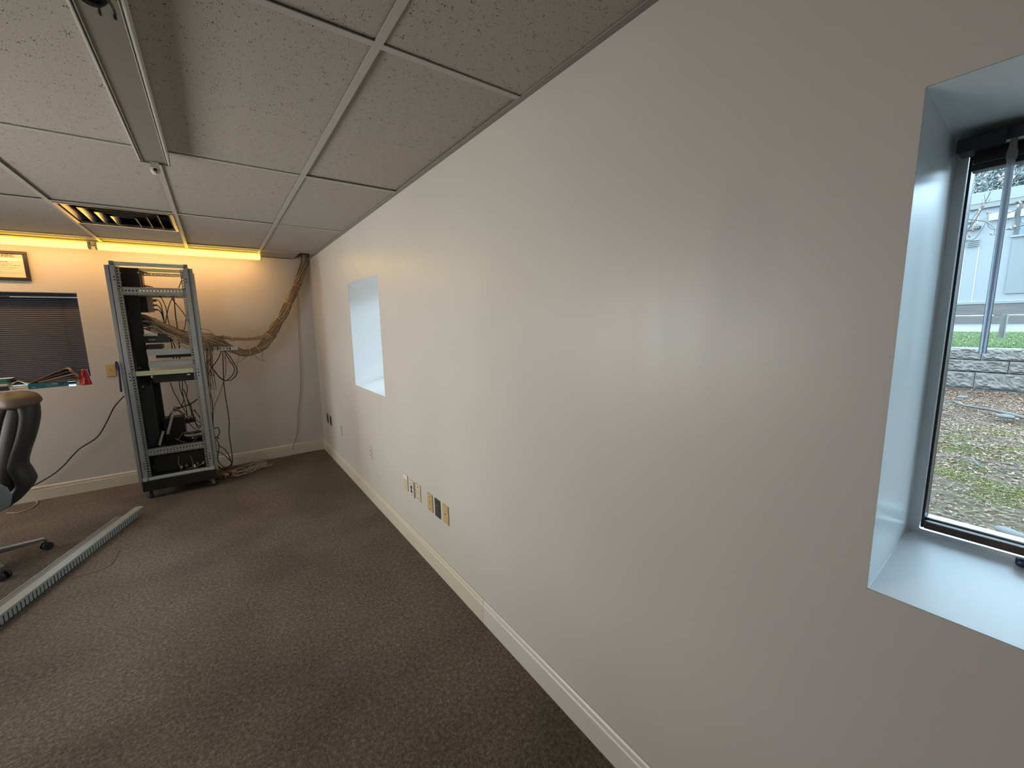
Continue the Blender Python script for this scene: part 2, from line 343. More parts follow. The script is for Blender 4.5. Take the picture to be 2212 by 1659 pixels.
# window 1 (right) and window 2 (far right): splayed white reveal, white jamb, dark sash, glass
def right_window(n, y0, y1, d=.25):
    a = y1; b = y0; z0, z1 = 1.02, 1.928; ys = .008; zl, zh = 1.067, 1.893
    o = [(0, b, z0), (0, a, z0), (0, a, z1), (0, b, z1)]; i = [(d, b + ys, zl), (d, a - ys, zl), (d, a - ys, zh), (d, b + ys, zh)]
    root = MB()
    # reveal boards, closed behind so they have thickness
    oo = [(.001, b - .001, z0 - .001), (.001, a + .001, z0 - .001), (.001, a + .001, z1 + .001), (.001, b - .001, z1 + .001)]
    ii = [(D, b - .001, z0 - .001), (D, a + .001, z0 - .001), (D, a + .001, z1 + .001), (D, b - .001, z1 + .001)]
    j0 = [(d, b + ys + .019, zl + .010), (d, a - ys - .019, zl + .010), (d, a - ys - .019, zh - .008), (d, b + ys + .019, zh - .008)]
    j1 = [(D, j0[k][1] + (-.018 if k in (0, 3) else .018), j0[k][2] + (-.07 if k < 2 else .03)) for k in range(4)]
    vs = o + i + j0 + j1 + ii; fs = []
    for base0, base1 in ((0, 4), (4, 8), (8, 12), (12, 16), (16, 0)):
        for k in range(4): fs.append((base0 + k, base0 + (k + 1) % 4, base1 + (k + 1) % 4, base1 + k))
    w = struct(MB().add(vs, fs).build('window_%d' % n, M_WHITE, bevel=.0025))
    y_0, y_1, zz0, zz1 = b + ys + .019, a - ys - .019, zl + .010, zh - .008
    f = MB(); t = .005
    f.box(d + 0.008, d + 0.050, y_0, y_0 + t, zz0, zz1); f.box(d + 0.008, d + 0.050, y_1 - t, y_1, zz0, zz1); f.box(d + 0.008, d + 0.050, y_0, y_1, zz1 - .03, zz1)
    f.build('sash_frame', M_BRONZE, w, bevel=.002)
    MB().box(d + 0.004, d + 0.050, y_0 + t, y_1 - t, zz0, zz0 + .018).build('bottom_rail', M_BROWN, w, bevel=.004)
    MB().box(d + 0.022, d + 0.050, y_0 + t, y_1 - t, zz0 + .018, zz0 + .022).build('glazing_bead', M_STEEL, w, bevel=.002)
    MB().box(d + 0.038, d + 0.042, y_0 + t, y_1 - t, zz0 + .02, zz1 - .03).build('pane', M_GLASS, w)
    return w
right_window(1, -6.20, -5.375); right_window(2, -2.52, -1.70, .315)
# window 3 in the back wall
def back_window():
    x0, x1, z0, z1 = -2.85, -2.02, 1.047, 1.92
    o = [(x0, 0, z0), (x1, 0, z0), (x1, 0, z1), (x0, 0, z1)]; e = .001
    i = [(x0, .34, z0), (x1, .34, z0), (x1, .34, z1), (x0, .34, z1)]
    q0 = [(x0 - e, .001, z0 - e), (x1 + e, .001, z0 - e), (x1 + e, .001, z1 + e), (x0 - e, .001, z1 + e)]
    w = struct(MB().add([(p[0], p[1] + .0005, p[2]) for p in o] + i, [(k, (k + 1) % 4, 4 + (k + 1) % 4, 4 + k) for k in range(4)]).build('window_3', M_WHITE, recalc=False))
    f = MB(); f.box(x0, x0 + .04, .27, .32, z0, z1); f.box(x1 - .04, x1, .27, .32, z0, z1); f.box(x0, x1, .27, .32, z0, z0 + .04); f.box(x0, x1, .27, .32, z1 - .04, z1)
    f.build('sash_frame', M_BRONZE, w, bevel=.003)
    MB().box(x0 + .04, x1 - .04, .295, .299, z0 + .04, z1 - .04).build('pane', M_GLASS, w)
back_window()
# baseboards with a moulded top
def base_prof(): return [(0, 0), (.013, 0), (.013, .098), (.009, .104), (.0125, .110), (.010, .124), (.005, .1305), (0, .1305)]
def baseboard(name, a, b, nrm, m):
    a = Vector(a); b = Vector(b); nrm = Vector(nrm)
    r = [[p + nrm * (d + .0005) + Vector((0, 0, z)) for d, z in base_prof()] for p in (a, b)]
    return struct(MB().loft(r, smooth_=False).build(name, m))
baseboard('baseboard_right', (0, -3.894, 0), (0, 0, 0), (-1, 0, 0), M_BASE)
baseboard('baseboard_right', (0, YN, 0), (0, -3.896, 0), (-1, 0, 0), M_BASE2)
baseboard('baseboard_back', (XL, 0, 0), (-.013, 0, 0), (0, -1, 0), M_BASE)
baseboard('baseboard_left', (XL, YN, 0), (XL, 0, 0), (1, 0, 0), M_BASE)
# suspended ceiling: slab above, grid, lay-in tiles
ceil = struct(MB().box(XL - .3, D, YN - .3, D, H + .12, H + .3).build('ceiling', M_TBAR))
CX = [0, -.532] + [-.532 - .6096 * k for k in range(1, 9)]; CX = [x for x in CX if x > XL] + [XL]
CY = [0, -.522] + [-1.7779 - 1.2555 * k for k in range(0, 6)]; CY = [y for y in CY if y > YN] + [YN]
VENT = (-1.7516 + .6096 - .6096, -1.1416, -1.7779, -1.15)
tile_cache = {}
for i in range(len(CX) - 1):
    for j in range(len(CY) - 1):
        x1, x0, y1, y0 = CX[i], CX[i + 1], CY[j], CY[j + 1]
        if abs(x1 + 1.1416) < .01 and abs(y0 + 1.7779) < .01: y1, y0 = y1, -1.135        # the vent takes the rest of this cell
        if abs(x1) < .01 and abs(y1) < .01: x1 = -.15                                   # notch for the cable bundle in the corner
        g = .005; ax, ay = (x1 - x0) / 2 - g, (y1 - y0) / 2 - g
        key = (round(ax, 3), round(ay, 3))
        if key not in tile_cache:
            tile_cache[key] = MB().box(-ax, ax, -ay, ay, 0, .016).build('ceiling_tile', M_TILE, bevel=.002, seg=1, data_only=True)
        z = H + random.choice((.0055, .006, .008, .011)); k = random.uniform(-1, 1)
        shared('ceiling_tile', tile_cache[key], ceil, ((x0 + x1) / 2, (y0 + y1) / 2, z), (random.uniform(-.0014, .0014), random.uniform(-.0018, .0018), 0))
bars = []
for x in CX[1:-1]:
    MB().box(x - .012, x + .012, YN, 0, H, H + .0035).box(x - .001, x + .001, YN, 0, H + .0035, H + .038).build('main_tee', M_TBAR, ceil)
for j, y in enumerate(CY[1:-1]):
    for i in range(len(CX) - 1):
        MB().box(CX[i + 1] + .012, CX[i] - .012, y - .012, y + .012, H, H + .0035).box(CX[i + 1] + .012, CX[i] - .012, y - .001, y + .001, H + .0035, H + .038).build('cross_tee', M_TBAR, ceil)
MB().box(-1.7516 + .012, -1.1416 - .012, -1.147, -1.123, H, H + .0035).build('cross_tee', M_TBAR, ceil)
def angle(name, b0, b1):
    return struct(MB().box(*b0).box(*b1).build(name, M_ANGLE))
angle('trim_1', (-.024, 0, YN, -.001, H - .0005, H + .003), (-.0035, 0, YN, -.001, H, H + .035))
angle('trim_2', (XL, -.17, -.022, 0, H - .0005, H + .003), (XL, -.17, -.0035, 0, H, H + .035))

# ------------------------------------------------------------------ ceiling things
def strip_light(x0, x1, label):
    t = thing('fluorescent_strip_light', label, 'ceiling light', ((x0 + x1) / 2, -.27, H), 'lit strip lights along the back wall')
    y0, y1 = -.315, -.245
    MB().box(x0, x1, y0 + .012, y1 - .012, H - .022, H).build('housing', M_LHOUS, t, bevel=.002)
    # wraparound diffuser, a rounded trough
    prof = [(y0 + .004, H - .014), (y0, H - .018), (y0 + .002, H - .054), (y0 + .012, H - .066), (y1 - .012, H - .066), (y1 - .002, H - .054), (y1, H - .018), (y1 - .004, H - .014)]
    MB().loft([[(x, y, z) for y, z in prof] for x in (x0 + .012, x1 - .012)], smooth_=False).build('diffuser', M_TUBE, t)
    MB().box(x0 + .012, x1 - .012, y0 - .0012, y0 + .0005, H - .0275, H - .0255).build('diffuser_seam', M_TIE, t)
    area('strip_lamp_light', ((x0 + x1) / 2, -.238, H - .060), (math.radians(32), 0, 0), x1 - x0 - .06, .05, 2.3, (1, .46, .36))
    cap = [(y - .002 if y < -.28 else y + .002, z - .002 if z < H - .03 else z + .003) for y, z in prof]
    for a, b in ((x0, x0 + .014), (x1 - .014, x1)): MB().loft([[(x, y, z) for y, z in cap] for x in (a, b)], smooth_=False).build('end_cap', M_LHOUS, t)
    return t
strip_light(-1.795, -.512, 'lit yellow fluorescent strip light above the equipment rack')
strip_light(-4.42, -3.14, 'lit yellow fluorescent strip light farthest left on the back ceiling edge')
strip_light(-3.11, -1.83, 'lit yellow fluorescent strip light above the framed certificate and blind')
# bare fixture channel on the ceiling
t = thing('fluorescent_fixture', 'unlit bare white fluorescent fixture channel mounted under the ceiling tiles', 'ceiling light', (-1.142, -3.7, H))
FY0, FY1 = -4.75, -3.035
MB().box(-1.183, -1.101, FY0, FY1, H - .050, H - .003).build('channel', M_FIX, t, bevel=.002)
for sx in (-1, 1):
    c = -1.142
    MB().box(c + sx * .047, c + sx * .053, FY0, FY1 - .006, H - .058, H - .002).build('side_lip', M_FIXL, t, bevel=.0015)
    MB().box(c + sx * .041, c + sx * .0425, FY0, FY1 - .004, H - .0545, H - .048).build('lip_ridge', M_FIXL, t)
    MB().box(c + sx * .0425, c + sx * .047, FY0, FY1 - .004, H - .049, H - .046).build('groove', M_GRYC, t)
MB().box(-1.197, -1.087, FY1 - .004, FY1, H - .058, H - .003).build('end_plate', M_FIX, t, bevel=.001)
sk = MB().box(-1.158, -1.128, FY1 - .012, FY1 + .012, H - .075, H - .052).lathe([(0, -.012), (.017, -.012), (.018, -.008), (.018, .008), (.017, .012), (0, .012)], (-1.143, FY1 + .006, H - .082), 'y', 18).build('lamp_holder', M_OFFW, t)
MB().cyl((-1.143, FY1 - .0075, H - .083), (-1.143, FY1 - .0055, H - .083), .0068, n=14).build('pin_hole', M_HOLE, sk)
MB().box(-1.141, -1.139, FY1 - .0068, FY1 - .0055, H - .098, H - .083).build('pin_slot', M_HOLE, sk)
# open wiring pocket with a loose cover hanging from the channel
pk = MB(); a, b, c, d = -1.178, -1.098, -4.60, -4.235
pk.box(a, b, d - .008, d, H - .075, H - .05).box(a, a + .008, c, d, H - .075, H - .05).box(b - .008, b, c, d, H - .075, H - .05)
pk.build('wiring_pocket', M_BLKMET, t, bevel=.002)
MB().box(a + .012, b - .012, c, d - .02, H - .0515, H - .0505).build('pocket_lining', M_ALU, t)
MB().tube([(-1.165, -4.32, H - .055), (-1.150, -4.25, H - .082), (-1.138, -4.20, H - .075), (-1.136, -4.185, H - .090)], .004).build('wire', M_BROWN, t)
MB().tube([(-1.120, -4.36, H - .055), (-1.113, -4.26, H - .085), (-1.110, -4.205, H - .078), (-1.1105, -4.19, H - .092)], .004).build('wire', M_CHAR, t)
MB().tube([(-1.170, -4.33, H - .06), (-1.16, -4.25, H - .092), (-1.13, -4.23, H - .090), (-1.104, -4.26, H - .07)], .007).build('wire', M_BLKC, t)
# air diffuser
t = thing('air_vent', 'square silver ceiling air vent with nested angled louvers above the rack', 'air vent', (-1.4466, -1.46, H))
vx0, vx1, vy0, vy1 = -1.738, -1.156, -1.764, -1.150
fr = MB(); w = .018
fr.box(vx0, vx1, vy0, vy0 + w, H - .006, H + .01).box(vx0, vx1, vy1 - w, vy1, H - .006, H + .01).box(vx0, vx0 + w, vy0 + w, vy1 - w, H - .006, H + .01).box(vx1 - w, vx1, vy0 + w, vy1 - w, H - .006, H + .01)
fr.build('vent_frame', M_CHROME, t, bevel=.002)
MB().box(vx0, vx1, vy0, vy1, H + .095, H + .1).build('vent_throat', M_CHAR, t)
for n_, (ix, iy) in enumerate(((.022, .02), (.088, .10), (.155, .19), (.222, .28))):
    x0, x1, y0, y1 = vx0 + ix, vx1 - ix, vy0 + iy, vy1 - .02
    up = .032; k = .024
    def blade(p, q, inward, name):
        p = Vector(p); q = Vector(q); inn = Vector(inward)
        th = inn * .0015
        pu = p + inn * k + Vector((0, 0, up)); qu = q + inn * k + Vector((0, 0, up))
        # the mitred ends
        d_ = (q - p).normalized(); pu += d_ * (k if name != 's0' else 0); qu -= d_ * (k if name != 's1' else 0)
        MB().hexa([p, q, q + th, p + th], [pu, qu, qu + th, pu + th]).build('louver', M_CHROME, t)
    z = H + (.0 if n_ else .004)
    blade((x0, y0, z), (x1, y0, z), (0, 1, 0), 'f')
    blade((x0, y0, z), (x0, y1, z), (1, 0, 0), 's1')
    blade((x1, y1, z), (x1, y0, z), (-1, 0, 0), 's0')

# ------------------------------------------------------------------ certificate
cx0, cx1, cz0, cz1 = -2.62, -2.288, 2.017, 2.268
t = thing('framed_certificate', 'framed certificate in a dark wood frame hung on the back wall', 'certificate', ((cx0 + cx1) / 2, 0, cz0))
fw = .026; f = MB()
for (a, b, c, d) in ((cx0, cx1, cz1 - fw, cz1), (cx0, cx1, cz0, cz0 + fw), (cx0, cx0 + fw, cz0 + fw, cz1 - fw), (cx1 - fw, cx1, cz0 + fw, cz1 - fw)):
    MB().box(a, b, -.022, -.001, c, d).build('frame_rail', M_FRAME, t, bevel=.003)
MB().box(cx0 + .02, cx1 - .02, -.012, -.008, cz0 + .02, cz1 - .02).build('paper', M_PARCH, t)
MB().box(cx0 + .03, cx1 - .028, -.0128, -.0121, 2.183, 2.209).build('paper_band', M_LABEL, t)
def text(body, size, loc, rot, m, parent, name, ext=.0006, sx=1):
    c = bpy.data.curves.new(name, 'FONT'); c.body = body; c.size = size; c.extrude = ext; c.align_x = 'RIGHT'
    o = bpy.data.objects.new(name, c); COL.objects.link(o); bpy.context.view_layer.update()
    me = bpy.data.meshes.new_from_object(o.evaluated_get(bpy.context.evaluated_depsgraph_get()))
    bpy.data.objects.remove(o); me.materials.clear(); me.materials.append(m)
    o = bpy.data.objects.new(name, me); COL.objects.link(o); o.parent = parent; o.location = Vector(loc) - Vector(parent['_o']); o.rotation_euler = rot; o.scale = (sx, 1, 1); return o
text('TRAINING', .036, (-2.3635, -.0128, 2.217), (HP, 0, 0), M_INK, t, 'heading', sx=.74)
ln = MB(); rr = random.Random(3)
for k, (z, xa, xb, h) in enumerate(((2.2125, -2.59, -2.325, .0014), (2.181, -2.59, -2.325, .001), (2.172, -2.47, -2.405, .005), (2.158, -2.53, -2.385, .0025), (2.144, -2.58, -2.335, .0035), (2.138, -2.55, -2.42, .0025), (2.124, -2.58, -2.355, .0028), (2.110, -2.55, -2.39, .0022), (2.085, -2.56, -2.41, .0018), (2.083, -2.405, -2.33, .0018), (2.088, -2.50, -2.46, .006), (2.074, -2.58, -2.35, .0012))):
    x = xa
    while x < xb:
        w_ = rr.uniform(.006, .02) if h > .0016 else xb - xa
        ln.box(x, min(x + w_, xb), -.0127, -.0122, z, z + h); x += w_ + .004
ln.build('printed_lines', M_INK, t, kind='stuff')

# ------------------------------------------------------------------ blinds
def slat_mesh(L, w, name='slat'):
    n = 4; vs = []
    for e in (-L / 2, L / 2):
        for k in range(n + 1): a = (k / n - .5); vs.append((e, a * w, .0028 * (1 - 4 * a * a)))
        for k in range(n, -1, -1): a = (k / n - .5); vs.append((e, a * w, .0028 * (1 - 4 * a * a) - .0007))
    m = 2 * (n + 1)
    return MB().add(vs, [(k, (k + 1) % m, m + (k + 1) % m, m + k) for k in range(m)] + [tuple(reversed(range(m))), tuple(range(m, 2 * m))]).build(name, M_SLAT, data_only=True)
bx0, bx1 = -2.84, -2.032; by = .10
t = thing('venetian_blind', 'closed navy mini blind hanging in the back wall window above the cluttered sill', 'blind', ((bx0 + bx1) / 2, by, 1.915))
MB().box(bx0, bx1, by - .02, by + .02, 1.884, 1.918).build('headrail', M_HEAD, t, bevel=.003)
MB().box(bx0 + .1, bx1, by - .0225, by - .0205, 1.876, 1.883).build('valance_clip', M_FIXL, t)
MB().box(bx0, bx0 + .38, by - .0225, by - .0205, 1.8765, 1.8835).build('valance_clip', M_FIXL, t)
sm = slat_mesh(bx1 - bx0 - .006, .026); z = 1.866; k = 0
while z > 1.095:
    shared('slat', sm, t, ((bx0 + bx1) / 2, by, z), (math.radians(58), 0, 0)); z -= .0185; k += 1
MB().box(bx0, bx1, by - .013, by + .013, 1.068, 1.084).build('bottom_rail', M_HEAD, t, bevel=.003)
for x in (bx0 + .12, bx1 - .12): MB().box(x - .001, x + .001, by - .014, by - .0132, 1.08, 1.884).build('ladder_cord', M_BLKC, t)
# raised blind in the near window
y0, y1 = -6.185, -5.392
t = thing('raised_blind', 'raised dark blind stacked at the top of the nearest window', 'blind', (.225, (y0 + y1) / 2, 1.89))
MB().box(.197, .245, y0, y1, 1.859, 1.885).build('headrail', M_HEAD, t, bevel=.003)
MB().box(.190, .1945, y1 - .062, y1 + .001, 1.858, 1.883).build('end_bracket', M_HEAD, t, bevel=.002)
MB().box(.1905, .1945, y0 + .02, y1 - .06, 1.8585, 1.8625).build('valance_clip', M_FIXL, t)
me = MB().box(-.0125, .0125, y0 + .012 - (y0 + y1) / 2, y1 - .022 - (y0 + y1) / 2, 0, .0016).build('slat', M_SLAT, data_only=True)
for k in range(13): shared('slat', me, t, (.222 + random.uniform(-.002, .002), (y0 + y1) / 2, 1.838 + k * .0016))
MB().box(.207, .237, y0 + .01, y1 - .02, 1.824, 1.836).build('bottom_rail', M_HEAD, t, bevel=.003)
wn = MB().lathe([(0, 0), (.0058, .002), (.0058, .345), (.004, .352), (0, .353)], (.188, -5.463, 1.478), 'z', 6).build('tilt_wand', M_CLEAR, t)
MB().lathe([(0, 0), (.0062, .0), (.0075, .012), (.0055, .02), (.0045, .035), (0, .036)], (.188, -5.463, 1.826), 'z', 10).build('wand_joint', M_GREYP, wn)

# ------------------------------------------------------------------ wall plates
def plate(y, z, m, kind, name, label, cat, group=None, w=.072, h=.116, depth=.006):
    t = thing(name, label, cat, (0, y, z), group)
    MB().box(-depth, -.0003, y - w / 2, y + w / 2, z - h / 2, z + h / 2).build('cover_plate', m, t, bevel=.002)
    d = -depth
    dot = lambda yy, zz, r, mm, nm: MB().cyl((d - .0008, yy, zz), (d + .001, yy, zz), r, n=10).build(nm, mm, t)
    sq = lambda yy, zz, a, b, mm, nm, e=.001: MB().box(d - e, d + .001, yy - a, yy + a, zz - b, zz + b).build(nm, mm, t)
    if kind == 'label':
        sq(y + .003, z + .042, .031, .014, M_LABEL, 'paper_label'); sq(y + .002, z + .042, .012, .0015, M_GRYC, 'label_print', .0014)
        dot(y, z + .005, .004, M_FOLD, 'screw'); dot(y, z - .028, .004, M_FOLD, 'screw')
    if kind == 'data':
        sq(y, z + .012, .013, .011, M_HOLE, 'jack'); sq(y, z - .016, .013, .011, M_BLUEB, 'jack')
        sq(y, z + .040, .016, .002, M_GRYC, 'label_print'); sq(y, z - .042, .012, .002, M_GRYC, 'label_print')
    if kind == 'three':
        for dz in (.04, 0, -.04): dot(y, z + dz, .0045, M_HOLE if dz else M_WOODB, 'screw')
    if kind == 'one': dot(y, z + .002, .005, M_HOLE, 'screw')
    if kind == 'coax':
        MB().cyl((d - .009, y + .008, z + .012), (d, y + .008, z + .012), .0055, n=12).build('connector', M_CHROME, t); dot(y, z + .042, .003, M_HOLE, 'screw'); dot(y, z - .042, .003, M_HOLE, 'screw')
    if kind == 'duplex':
        for dz in (.02, -.02):
            MB().cyl((d - .002, y, z + dz), (d, y, z + dz), .0165, n=16).build('socket', M_OFFW, t)
            for dy in (-.0065, .0065): MB().box(d - .003, d - .001, y + dy - .0022, y + dy + .0022, z + dz - .003, z + dz + .008).build('slot', M_HOLE, t)
            MB().cyl((d - .003, y, z + dz - .010), (d - .001, y, z + dz - .010), .0035, n=8).build('slot', M_HOLE, t)
    if kind == 'dark':
        sq(y, z, .018, .034, M_HOLE, 'receptacle'); dot(y, z + .046, .003, M_CHROME, 'screw')
    return t
ZP = .444
plate(-2.859, ZP + .002, M_IVORY, 'label', 'wall_plate', 'ivory wall plate with a white paper label, farthest of the row of six', 'wall plate')
plate(-2.982, ZP - .005, M_OFFW, 'data', 'data_outlet', 'offwhite raised data outlet with two dark jacks on the right wall', 'wall outlet', None, .072, .116, .013)
plate(-3.081, ZP, M_IVORY, 'three', 'wall_plate', 'pale ivory blank plate with three screws beside the data outlet', 'wall plate')
plate(-3.267, ZP - .003, M_TAN, 'three', 'wall_plate', 'tan blank plate with three screws left of the dark metal plate', 'wall plate')
plate(-3.375, ZP - .002, M_DSTEEL, 'coax', 'wall_plate', 'dark stained steel plate with a small connector between two tan plates', 'wall plate')
plate(-3.484, ZP, M_TAN, 'one', 'wall_plate', 'tan plate with one centre hole, nearest of the row of six', 'wall plate')
plate(-.341, .465, M_DSTEEL, 'dark', 'power_outlet', 'small dark outlet nearest the back corner on the right wall', 'wall outlet', 'dark outlets near the corner')
plate(-.500, .463, M_DSTEEL, 'dark', 'power_outlet', 'small dark outlet second from the back corner on the right wall', 'wall outlet', 'dark outlets near the corner')
plate(-.985, .443, M_WPLATE, 'blank', 'wall_plate', 'wall coloured blank plate between the dark outlets and the duplex outlet', 'wall plate', None, .078, .118, .012)
plate(-2.037, .457, M_WPLATE, 'duplex', 'power_outlet', 'painted duplex power outlet under the small window', 'wall outlet', None, .07, .114, .005)
t = thing('wall_plate', 'tan square wall plate on the back wall left of the rack', 'wall plate', (-1.874, 0, 1.174))
MB().box(-1.909, -1.839, -.008, -.0003, 1.114, 1.234).build('cover_plate', M_TAN, t, bevel=.003)
MB().cyl((-1.874, -.011, 1.178), (-1.874, -.007, 1.178), .005, n=10).build('jack', M_WOODB, t)

# ------------------------------------------------------------------ equipment rack
RX0, RX1, RYF, RYB = -1.711, -1.113, -.66, -.22
rack = thing('server_rack', 'tall open grey steel equipment rack on casters in front of the back wall', 'rack', (-1.412, -.44, 0))
def post(sx, yf, front):
    """outer flange, dark gasket groove, main face and perforated strip, mirrored by sx"""
    c = (RX0 + RX1) / 2; X = lambda d: c + sx * ((RX1 - RX0) / 2 - d)
    dy = .03 if front else -.03
    MB().box(X(0), X(.028), yf + dy * .55, yf + dy, .165, 2.118).box(X(.036), X(.066), yf, yf + dy, .180, 2.135).build('post', M_ALU, rack, bevel=.0015)
    MB().box(X(.028), X(.036), yf + dy * .3, yf + dy, .18, 2.12).build('gasket', M_BLUEB if sx < 0 else M_ALUD, rack)
    a = min(X(.066), X(.092)); y = yf + (.006 if front else -.006)
    MB().holed((a, y, .205), (1, 0, 0), (0, 0, 1), (0, -1 if front else 1, 0), .026, 1.90, 1, 76, .46, .46, .002).box(X(.0915), X(.093), y, y + dy, .205, 2.105).build('perforated_strip', M_ALUD, rack)
    for zz in ((1.995, 2.02, .32, .345, .295, 1.12, 1.15, 1.18) if front else ()):
        MB().box(X(.056) - .0045, X(.056) + .0045, yf - .0006, yf + .001, zz - .005, zz + .005).build('bolt_hole', M_HOLE, rack)
for sx in (-1, 1):
    post(sx, RYF, True); post(sx, RYB, False)
# top frame with corner blocks, bottom frame
for y in (RYF + .004, RYB - .034):
    MB().box(-1.645, -1.179, y, y + .03, 2.118, 2.148).build('top_rail', M_STEEL, rack, bevel=.002)
for x0 in (-1.675, -1.179): MB().box(x0, x0 + .03, RYF + .034, RYB - .034, 2.118, 2.148).build('top_rail', M_STEEL, rack, bevel=.002)
for x0 in (-1.678, -1.179):
    for y in (RYF, RYB - .034):
        cb = MB().box(x0, x0 + .033, y, y + .034, 2.116, 2.153).build('corner_block', M_STEEL, rack, bevel=.002)
        MB().box(x0 + .006, x0 + .029, y - .001, y + .002, 2.122, 2.149).build('corner_cap', M_GREYP, cb)
b_ = MB().holed((-1.62, RYB - .04, 2.075), (1, 0, 0), (0, 0, 1), (0, -1, 0), .43, .03, 18, 1, .42, .22, .002).build('top_slotted_bar', M_STEEL, rack)
MB().box(-1.64, -1.18, RYF + .002, RYF + .03, .178, .205).box(-1.64, -1.18, RYF - .001, RYF + .003, .186, .192).build('bottom_rail', M_STEEL, rack, bevel=.0015)
MB().box(-1.64, -1.18, RYB - .03, RYB, .178, .205).build('bottom_rail', M_STEEL, rack, bevel=.0015)
for x in (-1.675, -1.18): MB().box(x, x + .03, RYF + .03, RYB - .03, .178, .205).build('bottom_rail', M_STEEL, rack, bevel=.0015)
for x in (-1.680, -1.178): MB().box(x, x + .034, RYF - .002, RYF + .032, .176, .21).build('corner_block', M_STEEL, rack, bevel=.002)
def crossbar(z0, z1, y, n):
    MB().holed((-1.632, y, z0 + .014), (1, 0, 0), (0, 0, 1), (0, -1, 0), .452, z1 - z0 - .02, n, 1, .42, .30, .002).box(-1.632, -1.18, y - .006, y + .03, z1 - .006, z1).box(-1.632, -1.18, y - .004, y + .028, z0, z0 + .003).holed((-1.632, y - .001, z0 + .003), (1, 0, 0), (0, 0, 1), (0, -1, 0), .452, .012, n, 1, .55, .55, .002).build('perforated_crossbar', M_ALU, rack)
crossbar(1.868, 1.935, RYF + .012, 19); crossbar(.408, .468, RYF + .012, 19)
MB().holed((-1.60, RYB - .035, 1.90), (1, 0, 0), (0, 0, 1), (0, -1, 0), .41, .028, 22, 1, .4, .3, .002).box(-1.60, -1.19, RYB - .037, RYB - .01, 1.872, 1.90).build('back_crossbar', M_ALU, rack)
MB().box(-1.637, -1.19, RYF + .012, RYF + .028, 1.152, 1.194).build('cream_crossbar', mat('cream_green_enamel', (.47, .47, .30), .4), rack, bevel=.0015, label='cream painted crossbar')
base = MB().box(-1.69, -1.135, -.662, -.19, .078, .177).build('base_plinth', M_BLKMET, rack, bevel=.003)
def caster(x, y, ang, parent, r=.033, name='caster'):
    c = math.cos(ang); s_ = math.sin(ang); ax = Vector((-s_, c, 0)); off = Vector((c, s_, 0)) * .018; p = Vector((x, y, r)) + off
    w = MB().cyl(p - ax * .011, p + ax * .011, r, n=20).build(name, M_BLACK, parent)
    MB().cyl(p - ax * .0125, p + ax * .0125, r * .42, n=12).build('hub', M_SATIN, w)
    fk = MB()
    for sg in (-1, 1): fk.beam(p + ax * .015 * sg, p + ax * .015 * sg - off * .7 + Vector((0, 0, .043)), .026, .003, up=ax)
    q = p - off; fk.box(q.x - .02, q.x + .02, q.y - .02, q.y + .02, .073, .0785); fk.build('fork', M_SATIN, w)
caster(-1.640, -.632, 2.2, rack); caster(-1.185, -.640, .5, rack); caster(-1.64, -.24, 1.9, rack); caster(-1.18, -.24, .9, rack)
MB().box(-1.615, -1.535, -.50, -.47, .44, 1.93).build('cable_channel', M_CHAR, rack, bevel=.002, label='charcoal vertical cable channel')
MB().box(-1.58, -1.49, -.36, -.32, .44, 1.10).build('rear_channel', M_BLKMET, rack, bevel=.002)
MB().box(-1.665, -1.66, -.63, -.25, .20, 2.1).build('side_panel', M_BLKMET, rack)
for z in (1.215, 1.04): MB().cyl((-1.60, -.503, z), (-1.60, -.4995, z), .007, n=10).build('bolt', M_STEEL, rack)
MB().box(-1.632, -1.18, -.62, -.22, .462, .470).build('equipment_shelf', M_BLKMET, rack)
MB().box(-1.632, -1.18, -.62, -.22, .205, .210).build('equipment_shelf', M_BLKMET, rack)
MB().box(-1.632, -1.19, -.62, -.25, 1.145, 1.151).build('equipment_shelf', M_BLKMET, rack)
# --- equipment in the rack (things of their own)
def dev(name, label, cat, b, m, bevel=.003):
    t = thing(name, label, cat, ((b[0] + b[1]) / 2, (b[2] + b[3]) / 2, b[4])); MB().box(*b).build('case', m, t, bevel=bevel); return t
t = dev('wall_bracket_box', 'black sheet metal equipment box at the top left of the rack', 'equipment box', (-1.655, -1.50, -.56, -.26, 1.94, 2.112), M_BLKMET)
MB().hexa([(-1.50, -.50, 2.095), (-1.455, -.30, 2.095), (-1.455, -.28, 2.095), (-1.50, -.28, 2.095)], [(-1.50, -.50, 2.10), (-1.455, -.30, 2.10), (-1.455, -.28, 2.10), (-1.50, -.28, 2.10)]).build('top_flange', M_CHAR, t)
MB().hexa([(-1.50, -.50, 1.97), (-1.44, -.26, 1.97), (-1.44, -.24, 1.97), (-1.50, -.24, 1.97)], [(-1.50, -.50, 1.974), (-1.44, -.26, 1.974), (-1.44, -.24, 1.974), (-1.50, -.24, 1.974)]).build('bottom_flange', M_CHAR, t)
MB().box(-1.502, -1.492, -.50, -.49, 1.95, 2.10).build('bracket_edge', M_FOLD2, t)
for x, z in ((-1.625, 2.06), (-1.625, 1.985), (-1.505, 2.07)): MB().cyl((x, -.566, z), (x, -.558, z), .007, n=8).build('screw', M_CHROME, t)
t = dev('power_strip_unit', 'black unit with a tan face and three black plugs behind the cable channel', 'power unit', (-1.60, -1.485, -.46, -.30, 1.725, 1.868), M_BLKMET)
MB().box(-1.485, -1.448, -.47, -.36, 1.728, 1.862).build('tan_face', mat('dusty_tan_metal', (.24, .19, .13), .5), t, bevel=.003, label='dusty tan face')
for z in (1.83, 1.79, 1.748): MB().box(-1.448, -1.418, -.44, -.42, z - .006, z + .008).build('plug', M_BLKC, t, bevel=.003)
